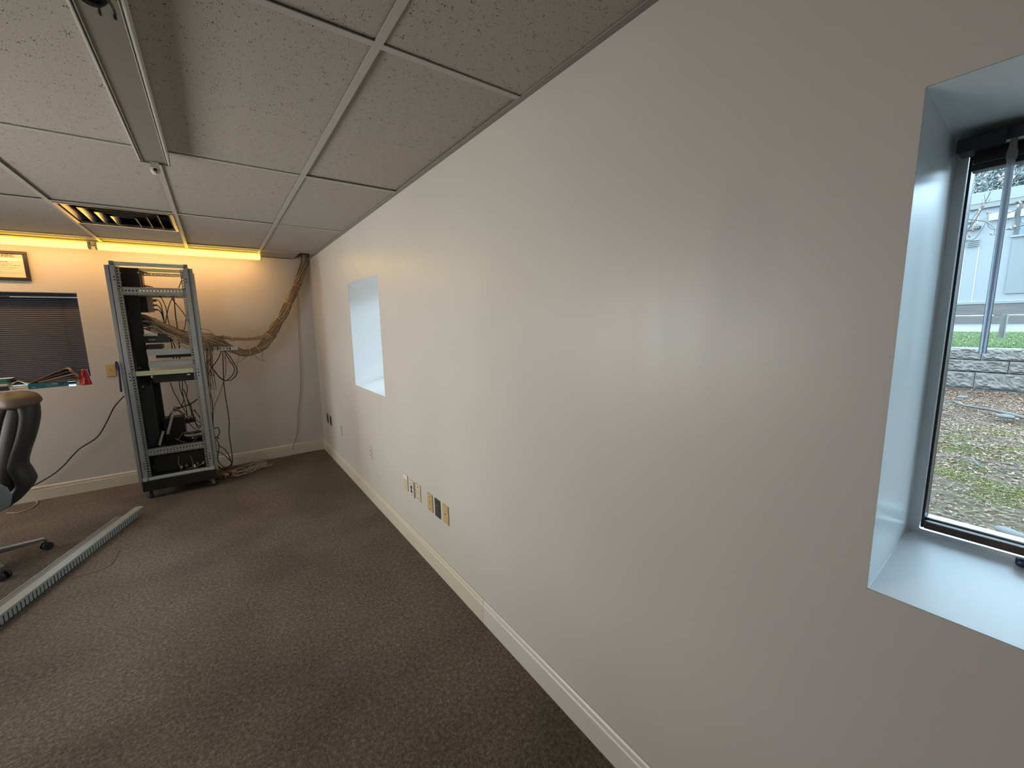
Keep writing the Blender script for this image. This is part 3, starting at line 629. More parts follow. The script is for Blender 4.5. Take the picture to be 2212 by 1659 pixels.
t = dev('network_tray', 'grey network tray with a pale front edge under the beige cables', 'network device', (-1.535, -1.37, -.50, -.27, 1.44, 1.525), M_CHAR)
MB().box(-1.538, -1.44, -.510, -.499, 1.505, 1.527).build('front_edge', M_STEEL, t, bevel=.002); MB().box(-1.51, -1.46, -.502, -.4995, 1.465, 1.475).build('printed_mark', M_ALU, t)
t = dev('network_switch', 'thin black network switch with a pale strip where the beige cables leave', 'network device', (-1.535, -1.45, -.47, -.27, 1.600, 1.672), M_BLKMET)
MB().box(-1.535, -1.44, -.478, -.469, 1.635, 1.648).build('label_strip', M_PALEC, t)
t = dev('modem_box', 'low black box on the left above the upper pale panel', 'network device', (-1.54, -1.42, -.52, -.30, 1.383, 1.425), M_BLACK)
for z0, z1, nm, lb in ((1.330, 1.382, 'metal_tray', 'upper pale metal tray front across the rack'), (1.222, 1.272, 'metal_tray', 'lower pale metal tray front across the rack above the cream crossbar')):
    t = thing(nm, lb, 'tray', (-1.35, -.60, z0))
    MB().box(-1.523, -1.178, -.625, -.619, z0, z1).box(-1.523, -1.178, -.619, -.56, z0, z0 + .003).box(-1.523, -1.178, -.619, -.57, z1 - .003, z1).build('face', M_TRAYF, t, bevel=.001)
    for x in (-1.51, -1.35, -1.19): MB().cyl((x, -.6265, (z0 + z1) / 2), (x, -.624, (z0 + z1) / 2), .003, n=8).build('screw', M_ALUD, t)
    MB().box(-1.47, -1.19, -.56, -.32, z0 - .004 if z0 < 1.3 else z0 - .03, z0 + .012).build('tray', M_BLKMET, t)
t = dev('black_amplifier', 'flat black unit hung just below the cream crossbar', 'equipment box', (-1.51, -1.195, -.60, -.30, 1.075, 1.143), M_BLKMET)
MB().box(-1.26, -1.235, -.602, -.599, 1.125, 1.137).build('sticker', M_LABEL, t)
t = dev('battery_backup', 'black battery backup unit on the floor of the rack', 'battery backup', (-1.60, -1.20, -.56, -.24, .212, .385), M_BLACK, .006)
MB().box(-1.50, -1.23, -.566, -.559, .29, .37).build('front_panel', M_CHAR, t, bevel=.004)
for x, z, m in ((-1.40, .235, M_PALEC), (-1.36, .24, M_GRYC), (-1.30, .225, M_LABEL), (-1.275, .245, M_GRYC), (-1.23, .24, M_PALEC)): MB().box(x - .008, x + .008, -.59, -.56, z - .012, z + .012).build('plug', m, t, bevel=.004)
MB().cyl((-1.235, -.562, .36), (-1.235, -.558, .36), .006, n=10).build('indicator', M_LABEL, t)
# the two long white bars leaning in the lower bay
def leaning(a, b, w, h, m, label):
    t = thing('trim_bar', label, 'metal bar', a); MB().beam(a, b, w, h, up=(0, -1, 0)).build('bar', m, t, bevel=.002)
    d = (Vector(b) - Vector(a)); c = Vector(a) + d * .97; MB().beam(c, c + d.normalized() * .012, w * 1.3, h * 1.2, up=(0, -1, 0)).build('end_clip', M_ALUD, t); return t
leaning((-1.475, -.50, .560), (-1.408, -.46, .775), .020, .012, M_PALEC, 'long pale bar leaning right in the lower rack bay')
leaning((-1.543, -.52, .470), (-1.505, -.50, .590), .020, .012, M_PALEC, 'short pale bar leaning at the foot of the lower rack bay')
t = dev('dusty_computer', 'black slanted case leaning behind the pale bars in the lower bay', 'computer', (-1.50, -1.34, -.42, -.27, .471, .70), M_BLKMET)
t = thing('coiled_router', 'round dark router with a pale rim lying on the lower rack shelf', 'router', (-1.27, -.47, .47))
MB().lathe([(0, .0), (.07, .0), (.085, .02), (.085, .05), (.07, .065), (0, .07)], (-1.27, -.47, .471), 'z', 24).build('case', M_BLACK, t)
MB().lathe([(.080, .045), (.088, .048), (.086, .056), (.074, .066), (.07, .064)], (-1.27, -.47, .471), 'z', 24).build('rim', M_PALEC, t)
MB().cyl((-1.285, -.556, .50), (-1.285, -.552, .50), .006, n=10).build('indicator', M_LABEL, t)
t = dev('olive_circuit_box', 'small olive coloured box amid black cables in the lower bay', 'equipment box', (-1.335, -1.255, -.36, -.28, .62, .66), mat('olive_card', (.09, .085, .03), .6), .003)
MB().box(-1.335, -1.255, -.363, -.359, .635, .64).build('seam', M_HOLE, t)
# patch panel end sticking out of the right of the rack
t = thing('patch_panel', 'pale patch panel with port labels sticking out right of the rack under the cables', 'patch panel', (-1.0, -.42, 1.34))
MB().box(-1.175, -.828, -.425, -.420, 1.337, 1.375).box(-1.175, -.828, -.42, -.36, 1.337, 1.340).build('face', M_STEEL, t, bevel=.001)
for k, x in enumerate((-1.062, -1.018, -.975, -.945, -.915)):
    MB().box(x - .012, x + .012, -.4265, -.4245, 1.343, 1.369).build('port_label', M_LABEL, t)
    MB().box(x - .007, x + .006, -.4275, -.426, 1.349, 1.362).build('port', M_CHAR if k != 1 else M_GRYC, t)
for x in (-1.042, -.997, -.893): MB().box(x - .005, x + .005, -.4265, -.4245, 1.341, 1.371).build('blue_strip', M_BLUEB, t)
MB().cyl((-.85, -.4265, 1.356), (-.85, -.424, 1.356), .004, n=8).build('screw', M_HOLE, t)
t = thing('hook_strap', 'dark blue strap hanging on the left edge of the rack', 'strap', (-1.722, -.62, 1.28))
MB().loft([[(-1.722 + sx * w / 2 + dx, -.66 + sy * .004, z) for sx, sy in ((-1, -1), (1, -1), (1, 1), (-1, 1))] for z, w, dx in ((1.295, .008, -.006), (1.28, .022, -.004), (1.23, .024, 0), (1.205, .012, .003), (1.03, .016, -.004), (1.025, .014, -.004))], smooth_=False).build('strap', M_BLUEB, t)
MB().cyl((-1.7225, -.667, 1.27), (-1.7225, -.658, 1.27), .004, n=8).build('rivet', M_SATIN, t)

# ------------------------------------------------------------------ cables
def cable(name, label, px, plane, r, m, n=6, group=None, cat='cable', sub=6, axis=1):
    """px: (u, v[, dy]) read on the photograph, each at the real depth plane (+dy)"""
    P = [at(p[0], p[1], axis, plane + (p[2] if len(p) > 2 else 0)) for p in px]
    o = MB().tube(P, r, n, sub).build(name, m, loc=P[0]); return tag(o, label, cat, group)
cable('wall_cable', 'single thin brown cable running down the back wall corner to the floor', [(643, 622), (645, 660), (645, 700), (648, 760), (650, 810), (650, 835), (648, 862), (644, 890), (645, 905), (643, 930), (640, 945), (634, 962), (633, 972)], -.022, .0035, M_BRCABLE)
cable('black_power_cord', 'long black cord sweeping from the left of the rack down to the chair', [(268, 856, -.25), (258, 866, -.1), (245, 882), (230, 912), (215, 938), (200, 952), (175, 967), (158, 983), (135, 1008), (110, 1028), (70, 1050), (45, 1058)], -.04, .0065, M_BLKC)
# beige bundle: two branches join, climb to the ceiling corner
def bundle(parent, path, rads, n, rs, name, rng, m, twist=1.2, sub=5):
    P = smooth(path, 6); M_ = len(P); R = [rads[min(int(i / (M_ - 1) * (len(rads) - 1)), len(rads) - 2)] for i in range(M_)]
    for i in range(M_):
        f = i / (M_ - 1) * (len(rads) - 1); k = min(int(f), len(rads) - 2); R[i] = rads[k] + (rads[k + 1] - rads[k]) * (f - k)
    mb = MB()
    for s_ in range(n):
        rr = math.sqrt(rng.random()); ph = rng.uniform(0, 6.283); tw = rng.uniform(.5, 1.0) * twist; w1 = rng.uniform(2, 5); w2 = rng.uniform(0, 6); am = rng.uniform(0, .22)
        pts = []
        for i in range(M_):
            f = i / (M_ - 1); d = (P[min(i + 1, M_ - 1)] - P[max(i - 1, 0)]).normalized(); x = d.cross(Vector((0, 1, 0))).normalized(); y = d.cross(x)
            a = ph + tw * f * 6.283 * .5; q = R[i] * (rr + am * math.sin(w1 * f * 6.283 + w2))
            pts.append(P[i] + x * q * math.cos(a) + y * q * math.sin(a) * .7)
        mb.tube(pts, rs * rng.uniform(.8, 1.15), 4, 1)
    return mb.build(name, m, parent, kind='stuff', recalc=False)
rng = random.Random(11)
b0 = at(660, 560, 1, -.06)
bun = thing('cable_bundle', 'thick bundle of beige data cables sagging from the ceiling corner to the rack', 'cable bundle', b0)
A = lambda u, v, y: at(u, v, 1, y)
trunk = [Vector((-.055, -.075, H + .09)), A(658, 566, -.075), A(651, 588, -.08), A(640, 618, -.09), A(628, 645, -.10), A(613, 678, -.12), A(600, 700, -.14), A(588, 718, -.16), A(574, 735, -.19)]
bundle(bun, trunk, [.045, .045, .042, .046, .042, .046, .044, .05, .048], 64, .0042, 'trunk_strands', rng, M_BEIGEC)
bundle(bun, trunk, [.04, .045, .042, .05, .044, .05, .044, .055, .05], 14, .004, 'dark_trunk_strands', rng, M_BRCABLE, 2)
up = [A(600, 700, -.14), A(588, 716, -.16), A(572, 725, -.19), A(555, 730, -.24), A(530, 732, -.30), A(500, 731, -.36), A(478, 729, -.40), A(455, 729, -.43), A(430, 730, -.46)]
bundle(bun, up, [.03, .028, .022, .02, .018, .017, .02, .024, .03], 24, .004, 'upper_branch_strands', rng, M_BEIGEC)
low = [A(588, 718, -.16), A(577, 735, -.19), A(567, 748, -.22), A(550, 758, -.27), A(530, 762, -.32), A(510, 758, -.36), A(490, 750, -.39), A(470, 742, -.42), A(440, 735, -.45)]
bundle(bun, low, [.045, .045, .042, .036, .036, .034, .036, .034, .035], 46, .0042, 'lower_branch_strands', rng, M_BEIGEC)
bundle(bun, low, [.045, .05, .045, .04, .042, .038, .04, .036, .03], 14, .004, 'dark_lower_strands', rng, M_BRCABLE, 2)
for (u, v, y, r, d) in ((641, 618, -.09, .048, (.4, 0, 1)), (623, 655, -.105, .05, (.5, 0, 1)), (606, 690, -.13, .048, (.55, 0, 1)), (580, 724, -.18, .05, (.7, 0, .8)), (556, 755, -.26, .042, (.8, .2, .4)), (538, 760, -.30, .040, (1, .2, .1)), (531, 732, -.30, .022, (1, .2, 0)), (500, 731, -.36, .021, (1, .2, 0))):
    c = A(u, v, y); dd = Vector(d).normalized(); MB().cyl(c - dd * .003, c + dd * .003, r * 1.03, n=14, caps=False).build('cable_tie', M_TIE, bun, recalc=False)
# the fan of beige cables inside the rack, and loose strands right of the post
fan = thing('cable_fan', 'fan of loose beige data cables crossing the inside of the rack', 'cable bundle', A(380, 715, -.45))
mb = MB(); mb2 = MB()
for k in range(62):
    u0 = rng.uniform(300, 316); v0 = rng.choice((rng.uniform(679, 690), rng.uniform(684, 700), rng.uniform(700, 712))); v1 = 724 + rng.gauss(12, 8); y = -.45 + rng.uniform(-.05, .05)
    um = rng.uniform(345, 375); f = (um - u0) / (450 - u0); vm = v0 + (v1 - v0) * f + rng.gauss(3, 4.5); uq = rng.uniform(400, 420); vq = vm + (v1 - vm) * .75 + rng.gauss(2, 2.5)
    (mb if rng.random() < .7 else mb2).tube([A(u0, v0, y + .03), A(u0 + 16, v0 + rng.uniform(1, 5), y), A(um, vm, y - .02), A(uq, vq, y), A(450 + rng.uniform(-4, 16), v1, -.43), A(478 + rng.uniform(-5, 10), 731 + rng.gauss(8, 7), -.41)], .0034, 4, 4)
for k in range(6):      # a few high loops
    y = -.44; v = 700 + 4 * k
    mb.tube([A(325 + 4 * k, 690 + k, y), A(350, v - 8, y), A(385, v - 6, y - .02), A(410, v - 1 + k, y), A(440, v + 20, y), A(470, 735, -.42)], .003, 4, 5)
mb.build('strands', M_BEIGEC, fan, kind='stuff', recalc=False); mb2.build('dark_strands', M_BRCABLE, fan, kind='stuff', recalc=False)
lo = thing('loose_cable_ends', 'drooping tangle of loose brown cable ends right of the rack post', 'cable bundle', A(450, 760, -.40))
mb = MB(); mb2 = MB()
for k in range(26):
    u = 436 + rng.uniform(0, 14); y = -.42 + rng.uniform(-.05, .05); L = rng.choice((60, 90, 130, 175)); d = rng.uniform(-3, 14)
    pts = [A(u, 735 + rng.uniform(-5, 5), y), A(u + 4 + rng.uniform(0, 8), 752, y), A(u + 8 + d * .2, 752 + L * .35, y), A(u + 7 + d * .6 + rng.uniform(-3, 3), 752 + L * .7, y), A(u + 8 + d + rng.uniform(-4, 4), 752 + L, y + .02)]
    (mb if k % 3 else mb2).tube(pts, .003, 4, 5)
for k in range(16):     # short frayed ends on top of the patch panel
    u = rng.uniform(438, 490); v = rng.uniform(728, 748); mb.tube([A(u, v, -.42), A(u + rng.uniform(-14, 14), v + rng.uniform(-6, 6), -.43), A(u + rng.uniform(-26, 26), v + rng.uniform(-12, 8), -.43 + rng.uniform(-.03, .03))], .003, 4, 4)
mb.build('strands', M_BRCABLE, lo, kind='stuff', recalc=False); mb2.build('pale_strands', M_BEIGEC, lo, kind='stuff', recalc=False)
# single cables one can follow
G1 = 'black cables looped right of the rack'
cable('loop_cable', 'large black cable loop hanging under the patch panel', [(486, 758), (495, 768), (503, 780), (511, 795), (512, 806), (505, 817), (492, 822), (480, 819), (468, 808), (458, 793), (448, 783)], -.40, .0045, M_BLKC, group=G1)
cable('loop_cable', 'inner black cable loop hanging under the patch panel', [(484, 758), (494, 775), (504, 790), (506, 802), (498, 815), (486, 822), (474, 815), (463, 800), (456, 788), (446, 786)], -.38, .0045, M_BLKC, group=G1)
cable('loop_cable', 'black cable curving left from the patch panel underside', [(478, 757), (474, 770), (466, 783), (457, 796), (450, 812), (451, 828), (455, 850), (459, 872), (460, 895), (460, 925)], -.41, .0042, M_BLKC, group=G1)
cable('drop_cable', 'long black cable dropping from the patch panel to the floor coil', [(481, 757), (482, 790), (483, 822), (486, 850), (491, 880), (495, 910), (495, 940), (499, 965), (502, 990), (500, 1002), (490, 1012), (478, 1014), (470, 1005)], -.40, .0045, M_BLKC)
cable('drop_cable', 'second black cable dropping behind and crossing left to the rack post', [(486, 760), (488, 790), (487, 808), (482, 828), (474, 852), (466, 870), (461, 885), (457, 900)], -.39, .0038, M_GRYC)
cable('curl_cable', 'black cable curled beside the lower right rack post', [(459, 890), (460, 924), (470, 923), (474, 933), (470, 944), (474, 948), (465, 944), (473, 960), (472, 975), (470, 995), (472, 1006), (482, 1012), (492, 1011), (500, 1003), (495, 985), (485, 970), (470, 962)], -.42, .0045, M_BLKC, sub=8)
cable('curl_cable', 'lower black coil resting on the floor right of the rack', [(468, 975), (478, 978), (492, 990), (501, 1000), (497, 1008), (485, 1009), (474, 1000), (469, 988)], -.40, .0042, M_BLKC, sub=8)
cable('loop_wire', 'thin brown wire looping below the cable bundle', [(571, 735), (567, 762), (566, 775), (572, 778), (566, 779), (552, 770), (544, 758)], -.20, .0026, M_BRCABLE)
cable('loop_wire', 'thin dark wire arcing from the bundle right side back under it', [(617, 672, .14), (612, 690, .12), (604, 712, .1), (592, 733, .05), (578, 746), (562, 752, -.03), (545, 760, -.08)], -.20, .0026, M_GRYC)
cable('loop_wire', 'thin brown wire hanging in a shallow curve left of the bundle sag', [(540, 760), (530, 772), (515, 782), (500, 784), (489, 781), (485, 770)], -.34, .0026, M_BRCABLE)
cable('loop_wire', 'thin brown wire falling from the bundle sag to the loop', [(517, 766), (513, 785), (511, 800), (503, 817), (497, 828)], -.34, .0024, M_BRCABLE)
G2 = 'black cables inside the upper rack'
for k, pts in enumerate(([(326, 647), (340, 648), (347, 656), (351, 672), (354, 690), (357, 704), (365, 722), (371, 745), (374, 775)], [(327, 659), (340, 660), (347, 668), (352, 684), (355, 698), (360, 712), (369, 735), (375, 775)], [(328, 669), (340, 669), (348, 676), (353, 690), (357, 704), (366, 725), (378, 750), (382, 775)], [(344, 638), (351, 648), (358, 664), (361, 680), (364, 695), (370, 715)], [(372, 645), (365, 660), (360, 682), (357, 700)], [(374, 638), (377, 655), (379, 680), (382, 700), (384, 720), (387, 745), (388, 775)], [(369, 638), (375, 650), (390, 668), (404, 688), (410, 700)], [(406, 672), (402, 690), (399, 708), (396, 716)], [(394, 588), (392, 605), (386, 622)])):
    lb = ('uppermost of the black plug cables in the upper rack', 'middle of the black plug cables in the upper rack', 'lowest of the black plug cables in the upper rack', 'black cable slanting down left of centre in the upper rack', 'black cable crossing slantwise left of centre in the upper rack', 'thick black cable hanging straight down the upper rack', 'black cable slanting right to the upper rack post', 'short black cable beside the upper right rack post', 'thin black cable at the top right of the rack')[k]
    cable('rack_cable', lb, pts, -.36, .0038 if k != 5 else .005, M_BLKC, group=G2)
G3 = 'black cables inside the lower rack'
LB = ['black cable falling from the flat black unit, leftmost in the lower bay', 'black cable falling at the middle of the lower bay', 'black cable looping at the right of the lower bay', 'thick black cord rising to the right rack post in the lower bay', 'thin dark wire slanting from the flat unit down right', 'black cable crossing low to the right post', 'black cable sagging between pale bar and right post', 'black cable curling around the top of the pale bar', 'second black cable curling right in the lower bay', 'black cable bowed outward near the right post', 'black cable dropping to the olive box', 'black cable lying across the router']
LP = [[(387, 822), (389, 840), (396, 858), (402, 880), (405, 905), (407, 915)], [(394, 822), (394, 845), (397, 862), (393, 875), (391, 880)], [(398, 822), (403, 832), (405, 842), (403, 855), (410, 880), (418, 902), (428, 925), (434, 915), (430, 900), (420, 885)], [(430, 857), (424, 864), (408, 874), (390, 880), (378, 884), (372, 890), (366, 898)], [(368, 827), (376, 848), (384, 862), (391, 875), (398, 885), (405, 895)], [(386, 886), (400, 895), (418, 905), (432, 913), (438, 920)], [(375, 886), (386, 888), (400, 902), (411, 917), (424, 928), (438, 930)], [(377, 890), (375, 882), (380, 879), (388, 882), (380, 888), (370, 893), (364, 902), (358, 908)], [(396, 840), (405, 862), (411, 875), (416, 890), (424, 915), (433, 922)], [(417, 885), (428, 896), (434, 908), (434, 918), (428, 921)], [(412, 872), (414, 892), (412, 905), (411, 912), (398, 915), (392, 918)], [(392, 935), (405, 933), (418, 935), (430, 938), (440, 940)]]
for k, pts in enumerate(LP): cable('rack_cable', LB[k], pts, -.40 + .012 * (k % 4), .0036 if k != 3 else .006, M_BLKC, group=G3)
cable('router_cord', 'grey cord coiled around the router in the lower bay', [(385, 950), (395, 936), (408, 934), (420, 938), (424, 945), (418, 953), (405, 956), (390, 953), (378, 946)], -.57, .003, M_GRYC)
cable('backup_cable', 'grey cord hanging in front of the battery backup', [(386, 985), (386, 1000), (392, 1014), (404, 1018), (414, 1012), (417, 1000), (411, 985)], -.59, .0035, M_GRYC)
cable('backup_cable', 'pale cord running up right from the battery backup plugs', [(404, 1012), (420, 1010), (432, 1004), (443, 996)], -.59, .0026, M_PALEC)
# floor cables right of the rack
rng = random.Random(5)
fc = thing('floor_cables', 'tangle of pale thin cables on the carpet right of the rack', 'cable bundle', at(520, 1015, 2, 0))
mb = MB(); FZ = lambda u, v, z=.006: at(u, v, 2, z)
def cl(p): return Vector((p.x, min(p.y, -.03), p.z))
for k in range(18):
    u0, v0 = rng.uniform(492, 512), rng.uniform(1016, 1030); pts = [cl(FZ(u0, v0, .02))]
    u1, v1 = rng.uniform(560, 590), rng.uniform(997, 1003)
    for j in range(1, 5):
        f = j / 4; pts.append(cl(FZ(u0 + (u1 - u0) * f + rng.uniform(-8, 8), v0 + (v1 - v0) * f + rng.uniform(-5, 6) * (1 - abs(f - .5)), .006 + rng.uniform(0, .02))))
    mb.tube(pts, .0028, 4, 5)
mb.build('strands', M_PALEC, fc, kind='stuff', recalc=False)
for pts in ([(541, 1002), (548, 990), (556, 979), (565, 977), (574, 983), (580, 993)], [(530, 1000), (520, 998), (513, 992), (518, 988), (527, 990), (531, 997)], [(535, 1000), (550, 993), (565, 991), (580, 994), (600, 996), (620, 992), (629, 985)], [(560, 998), (590, 997), (615, 996), (624, 990), (632, 978)], [(540, 1005), (556, 1003), (575, 999), (590, 995)]):
    P = [at(u, v, 1, -.045) for u, v in pts]; P = [Vector((p.x, p.y, max(p.z, .006))) for p in P]
    MB().tube(P, .0028, 5, 6).build('loop_strand', M_PALEC if len(pts) != 4 else M_GRYC, fc, recalc=False)
def adapter(u, v, ang, label, m):
    p = at(u, v, 2, 0); t = thing('power_adapter', label, 'adapter', p, 'adapters on the carpet beside the rack'); mt = Matrix.Translation(p) @ Matrix.Rotation(ang, 4, 'Z')
    MB().box(-.022, .022, -.028, .028, .002, .04, mt).build('case', m, t, bevel=.004); MB().box(-.006, .006, -.045, -.028, .012, .024, mt).build('cord_grip', M_BLKC, t); return t
adapter(488, 1031, .5, 'beige power adapter block nearest the rack caster', mat('beige_plastic', (.42, .33, .22), .45))
adapter(504, 1024, .5, 'beige power adapter block beside the pale floor cables', MATS['beige_plastic'])
p = at(497, 1028, 2, 0); t = thing('power_adapter', 'small black adapter wedged between the two beige ones', 'adapter', p, 'adapters on the carpet beside the rack')
MB().box(p.x - .009, p.x + .009, p.y - .03, p.y + .03, .002, .038).build('case', M_BLACK, t, bevel=.003); MB().box(p.x - .004, p.x + .004, p.y - .045, p.y - .03, .012, .02).build('cord_grip', M_BLKC, t)
cable('adapter_cord', 'black cord from the adapters to the right rack caster', [(494, 1030), (480, 1034), (468, 1036), (462, 1030), (468, 1026), (475, 1030), (476, 1036), (468, 1041)], .02, .004, M_BLKC, axis=2)
cable('adapter_cord', 'black cord lying from the rack plinth to the floor tangle', [(470, 1018), (482, 1016), (494, 1013), (505, 1009), (515, 1007)], .008, .004, M_BLKC, axis=2)
cable('beige_cord', 'thin beige cord looped on the carpet behind the office chair', [(15, 1108), (33, 1108), (52, 1104), (68, 1097), (80, 1088), (80, 1083), (70, 1081), (55, 1081), (38, 1082)], .005, .0045, M_BEIGEC, axis=2)
cable('carpet_thread', 'thin dark loose thread lying on the carpet beside the slotted duct', [(150, 1250), (185, 1240), (215, 1232), (236, 1222), (246, 1210), (253, 1198), (259, 1187)], .003, .0022, M_BRCABLE, axis=2)

# ------------------------------------------------------------------ slotted wiring duct on the floor
E0 = Vector((-1.690, -1.085, 0)); E1 = Vector((-2.10, -2.362, 0)); dv = (E1 - E0).normalized(); E2 = E0 + dv * 1.83
nv = Vector((dv.y, -dv.x, 0)); nv = nv if nv.x < 0 else -nv       # to the left of the duct
t = thing('wiring_duct', 'long grey slotted wiring duct with its cover on, lying on the carpet', 'wiring duct', E0)
MB().hexa([E0, E2, E2 + nv * .05, E0 + nv * .05], [p + Vector((0, 0, .004)) for p in (E0, E2, E2 + nv * .05, E0 + nv * .05)]).build('duct_floor', M_CHAR, t)
MB().box(0, 1, 0, 1, 0, 1, Matrix(((dv.x * 1.82, nv.x * .042, 0, E0.x + nv.x * .004), (dv.y * 1.82, nv.y * .042, 0, E0.y + nv.y * .004), (0, 0, .050, .004), (0, 0, 0, 1)))).build('wire_fill', M_DUCTF, t)
S0 = E0 - dv * .10
cov = [(-.003, .048), (-.003, .062), (.053, .062), (.053, .048), (.050, .048), (.050, .059), (0, .059), (0, .048)]
MB().loft([[p + nv * a + Vector((0, 0, z)) for a, z in cov] for p in (S0, E2)], smooth_=False).build('duct_cover', M_DUCT, t, bevel=.001)
fm = MB().box(-.0090, .0090, -.0009, .0009, .004, .056).build('finger', M_DUCT, data_only=True)
ang = math.atan2(dv.y, dv.x); n = 64
for k in range(n):
    for off in (.0012, .0488): shared('finger', fm, t, E0 + dv * (.010 + k * 1.81 / n) + nv * off, (0, 0, ang))
t = thing('wiring_channel', 'dark violet grey channel lying against the left side of the slotted duct', 'wiring channel', E0 + nv * .08 + dv * .05)
a = E0 + dv * .06 + nv * .056; b = E2 + nv * .056
MB().loft([[p + nv * x + Vector((0, 0, z)) for x, z in ((0, .001), (0, .055), (.050, .055), (.050, .001), (.047, .001), (.047, .052), (.003, .052), (.003, .001))] for p in (a, b)], smooth_=False).build('channel', M_DUCTL, t)
MB().loft([[p + nv * x + Vector((0, 0, z)) for x, z in ((.044, .055), (.044, .058), (.050, .058), (.050, .055))] for p in (a, b)], smooth_=False).build('edge_lip', M_DUCT, t)

# ------------------------------------------------------------------ things on the back window sill
SZ = 1.048
t = thing('blue_box', 'flat teal blue carton lying on the back window sill under brown folders', 'box', (-2.31, .04, SZ))
bxm = Matrix.Translation((-2.315, .045, SZ)) @ Matrix.Rotation(.16, 4, 'Z')
f = MB().box(-.125, .125, -.03, .03, 0, .05, bxm); f.build('carton', M_BOXB, t, bevel=.002)
MB().box(.068, .098, -.0312, -.03, .016, .036, bxm).build('printed_spot', mat('violet_print', (.07, .035, .10), .5), t)
MB().box(.02, .055, -.0312, -.03, .033, .037, bxm).build('printed_line', M_PAPER, t); MB().box(-.015, .055, -.0312, -.03, .023, .0255, bxm).build('printed_line', M_STEEL, t); MB().box(-.105, -.08, -.0312, -.03, .012, .017, bxm).build('printed_line', M_OFFW, t)
fold_labels = ('topmost brown paper folder leaning on the teal box', 'second brown paper folder of the leaning pile', 'third brown paper folder of the leaning pile', 'dark brown folder at the back of the leaning pile', 'lowest folder of the leaning pile, lying flattest')
for k in range(5):
    x0 = -2.42 + .025 * k; x1 = -2.165 + .018 * k; z0 = SZ + .056 + .004 * (k % 2); z1 = SZ + .168 - .027 * k; y0 = .002 + .006 * k; y1 = y0 + .09 - .008 * k
    t = thing('paper_folder', fold_labels[k], 'folder', (x0, y0, z0), 'brown folders on the sill')
    th = .004
    pts = [(x0, z0), (x0 + (x1 - x0) * .55, z0 + (z1 - z0) * .62), (x1 - .02, z1), (x1, z1 - .004), (x1 + .02, z1 - .045)]
    MB().loft([[(x, y0, z), (x, y1, z), (x, y1, z + th), (x, y0, z + th)] for x, z in pts], smooth_=False).build('cover', M_FOLD if k in (0, 2, 4) else M_FOLD2, t)
    MB().loft([[(x, y0 + .003, z - .006), (x, y1 - .003, z - .006), (x, y1 - .003, z - .001), (x, y0 + .003, z - .001)] for x, z in pts[:4]], smooth_=False).build('sheets', M_FOLD2 if k != 2 else M_PARCH, t)
t = thing('red_cup', 'upturned glossy red plastic cup at the right end of the back sill', 'cup', (-2.068, .045, SZ))
MB().lathe([(0, .152), (.022, .152), (.0245, .149), (.027, .11), (.044, .014), (.046, .012), (.0465, 0), (.044, 0), (.043, .01)], (-2.070, .050, SZ), 'z', 32).build('body', M_RED, t)
MB().lathe([(.0385, .040), (.0405, .041), (.040, .045), (.038, .046)], (-2.070, .050, SZ), 'z', 32).build('ridge', M_RED, t)
def book(b, m, label, cat='book', name='book', group='papers and books on the left of the sill', pages=M_PAPER, rot=0):
    c = Vector(((b[0] + b[1]) / 2, (b[2] + b[3]) / 2, b[4])); t = thing(name, label, cat, c, group); mt = Matrix.Translation(c) @ Matrix.Rotation(rot, 4, 'Z'); hx, hy, hz = (b[1] - b[0]) / 2, (b[3] - b[2]) / 2, b[5] - b[4]
    MB().box(-hx, hx, -hy, hy, 0, .003, mt).box(-hx, hx, -hy, hy, hz - .003, hz, mt).box(-hx, -hx + .003, -hy, hy, 0, hz, mt).build('cover', m, t)
    MB().box(-hx + .004, hx - .003, -hy + .003, hy - .003, .003, hz - .003, mt).build('pages', pages, t); return t
book((-2.80, -2.56, .012, .085, SZ, SZ + .036), M_CHAR, 'thick black binder lying at the left edge of the sill', 'binder', 'binder', pages=M_CHAR)
book((-2.78, -2.545, .015, .08, SZ + .037, SZ + .047), M_FOLD2, 'thin brown folder lying on the black binder', 'folder', 'paper_folder', pages=M_PARCH)
book((-2.79, -2.56, .015, .085, SZ + .048, SZ + .060), M_PAPER, 'stack of white papers lying on the brown folder', 'paper', 'paper_stack')
book((-2.80, -2.555, .02, .085, SZ + .061, SZ + .105), mat('mauve_card', (.20, .12, .17), .5), 'mauve carton with a teal patch on top of the papers', 'box', 'carton', pages=mat('teal_card', (.02, .14, .12), .5))
book((-2.79, -2.53, .02, .085, SZ + .106, SZ + .112), M_PAPER, 'white card lid lying on top of the mauve carton', 'paper', 'paper_sheet')
t = thing('crumpled_paper', 'crumpled printed white paper between the binder and the teal box', 'paper', (-2.50, .05, SZ + .03))
vs = []; 
for i in range(7):
    for j in range(4): vs.append((-2.54 + .016 * i + random.uniform(-.004, .004), .02 + .02 * j, SZ + .05 + .035 * math.sin(i * .55) * (1 - i / 9) + random.uniform(-.006, .006)))
MB().add(vs, [(i * 4 + j, (i + 1) * 4 + j, (i + 1) * 4 + j + 1, i * 4 + j + 1) for i in range(6) for j in range(3)]).build('sheet', M_PAPER, t, recalc=False)
for k in range(8): x = -2.535 + .011 * k; MB().box(x, x + .006, .018, .0185, SZ + .055 + .004 * (k % 3), SZ + .058 + .004 * (k % 3)).build('print_mark', M_GRYC, t)
book((-2.56, -2.44, .02, .09, SZ + .012, SZ + .034), M_FOLD, 'brown envelope lying flat left of the teal box', 'envelope', 'envelope', pages=M_PARCH)
book((-2.545, -2.40, .03, .09, SZ, SZ + .011), M_PAPER, 'white paper pad under the brown envelope', 'paper', 'paper_pad')
book((-2.14, -2.035, .06, .095, SZ, SZ + .075), M_OFFW, 'white card standing behind the red cup', 'paper', 'white_card')
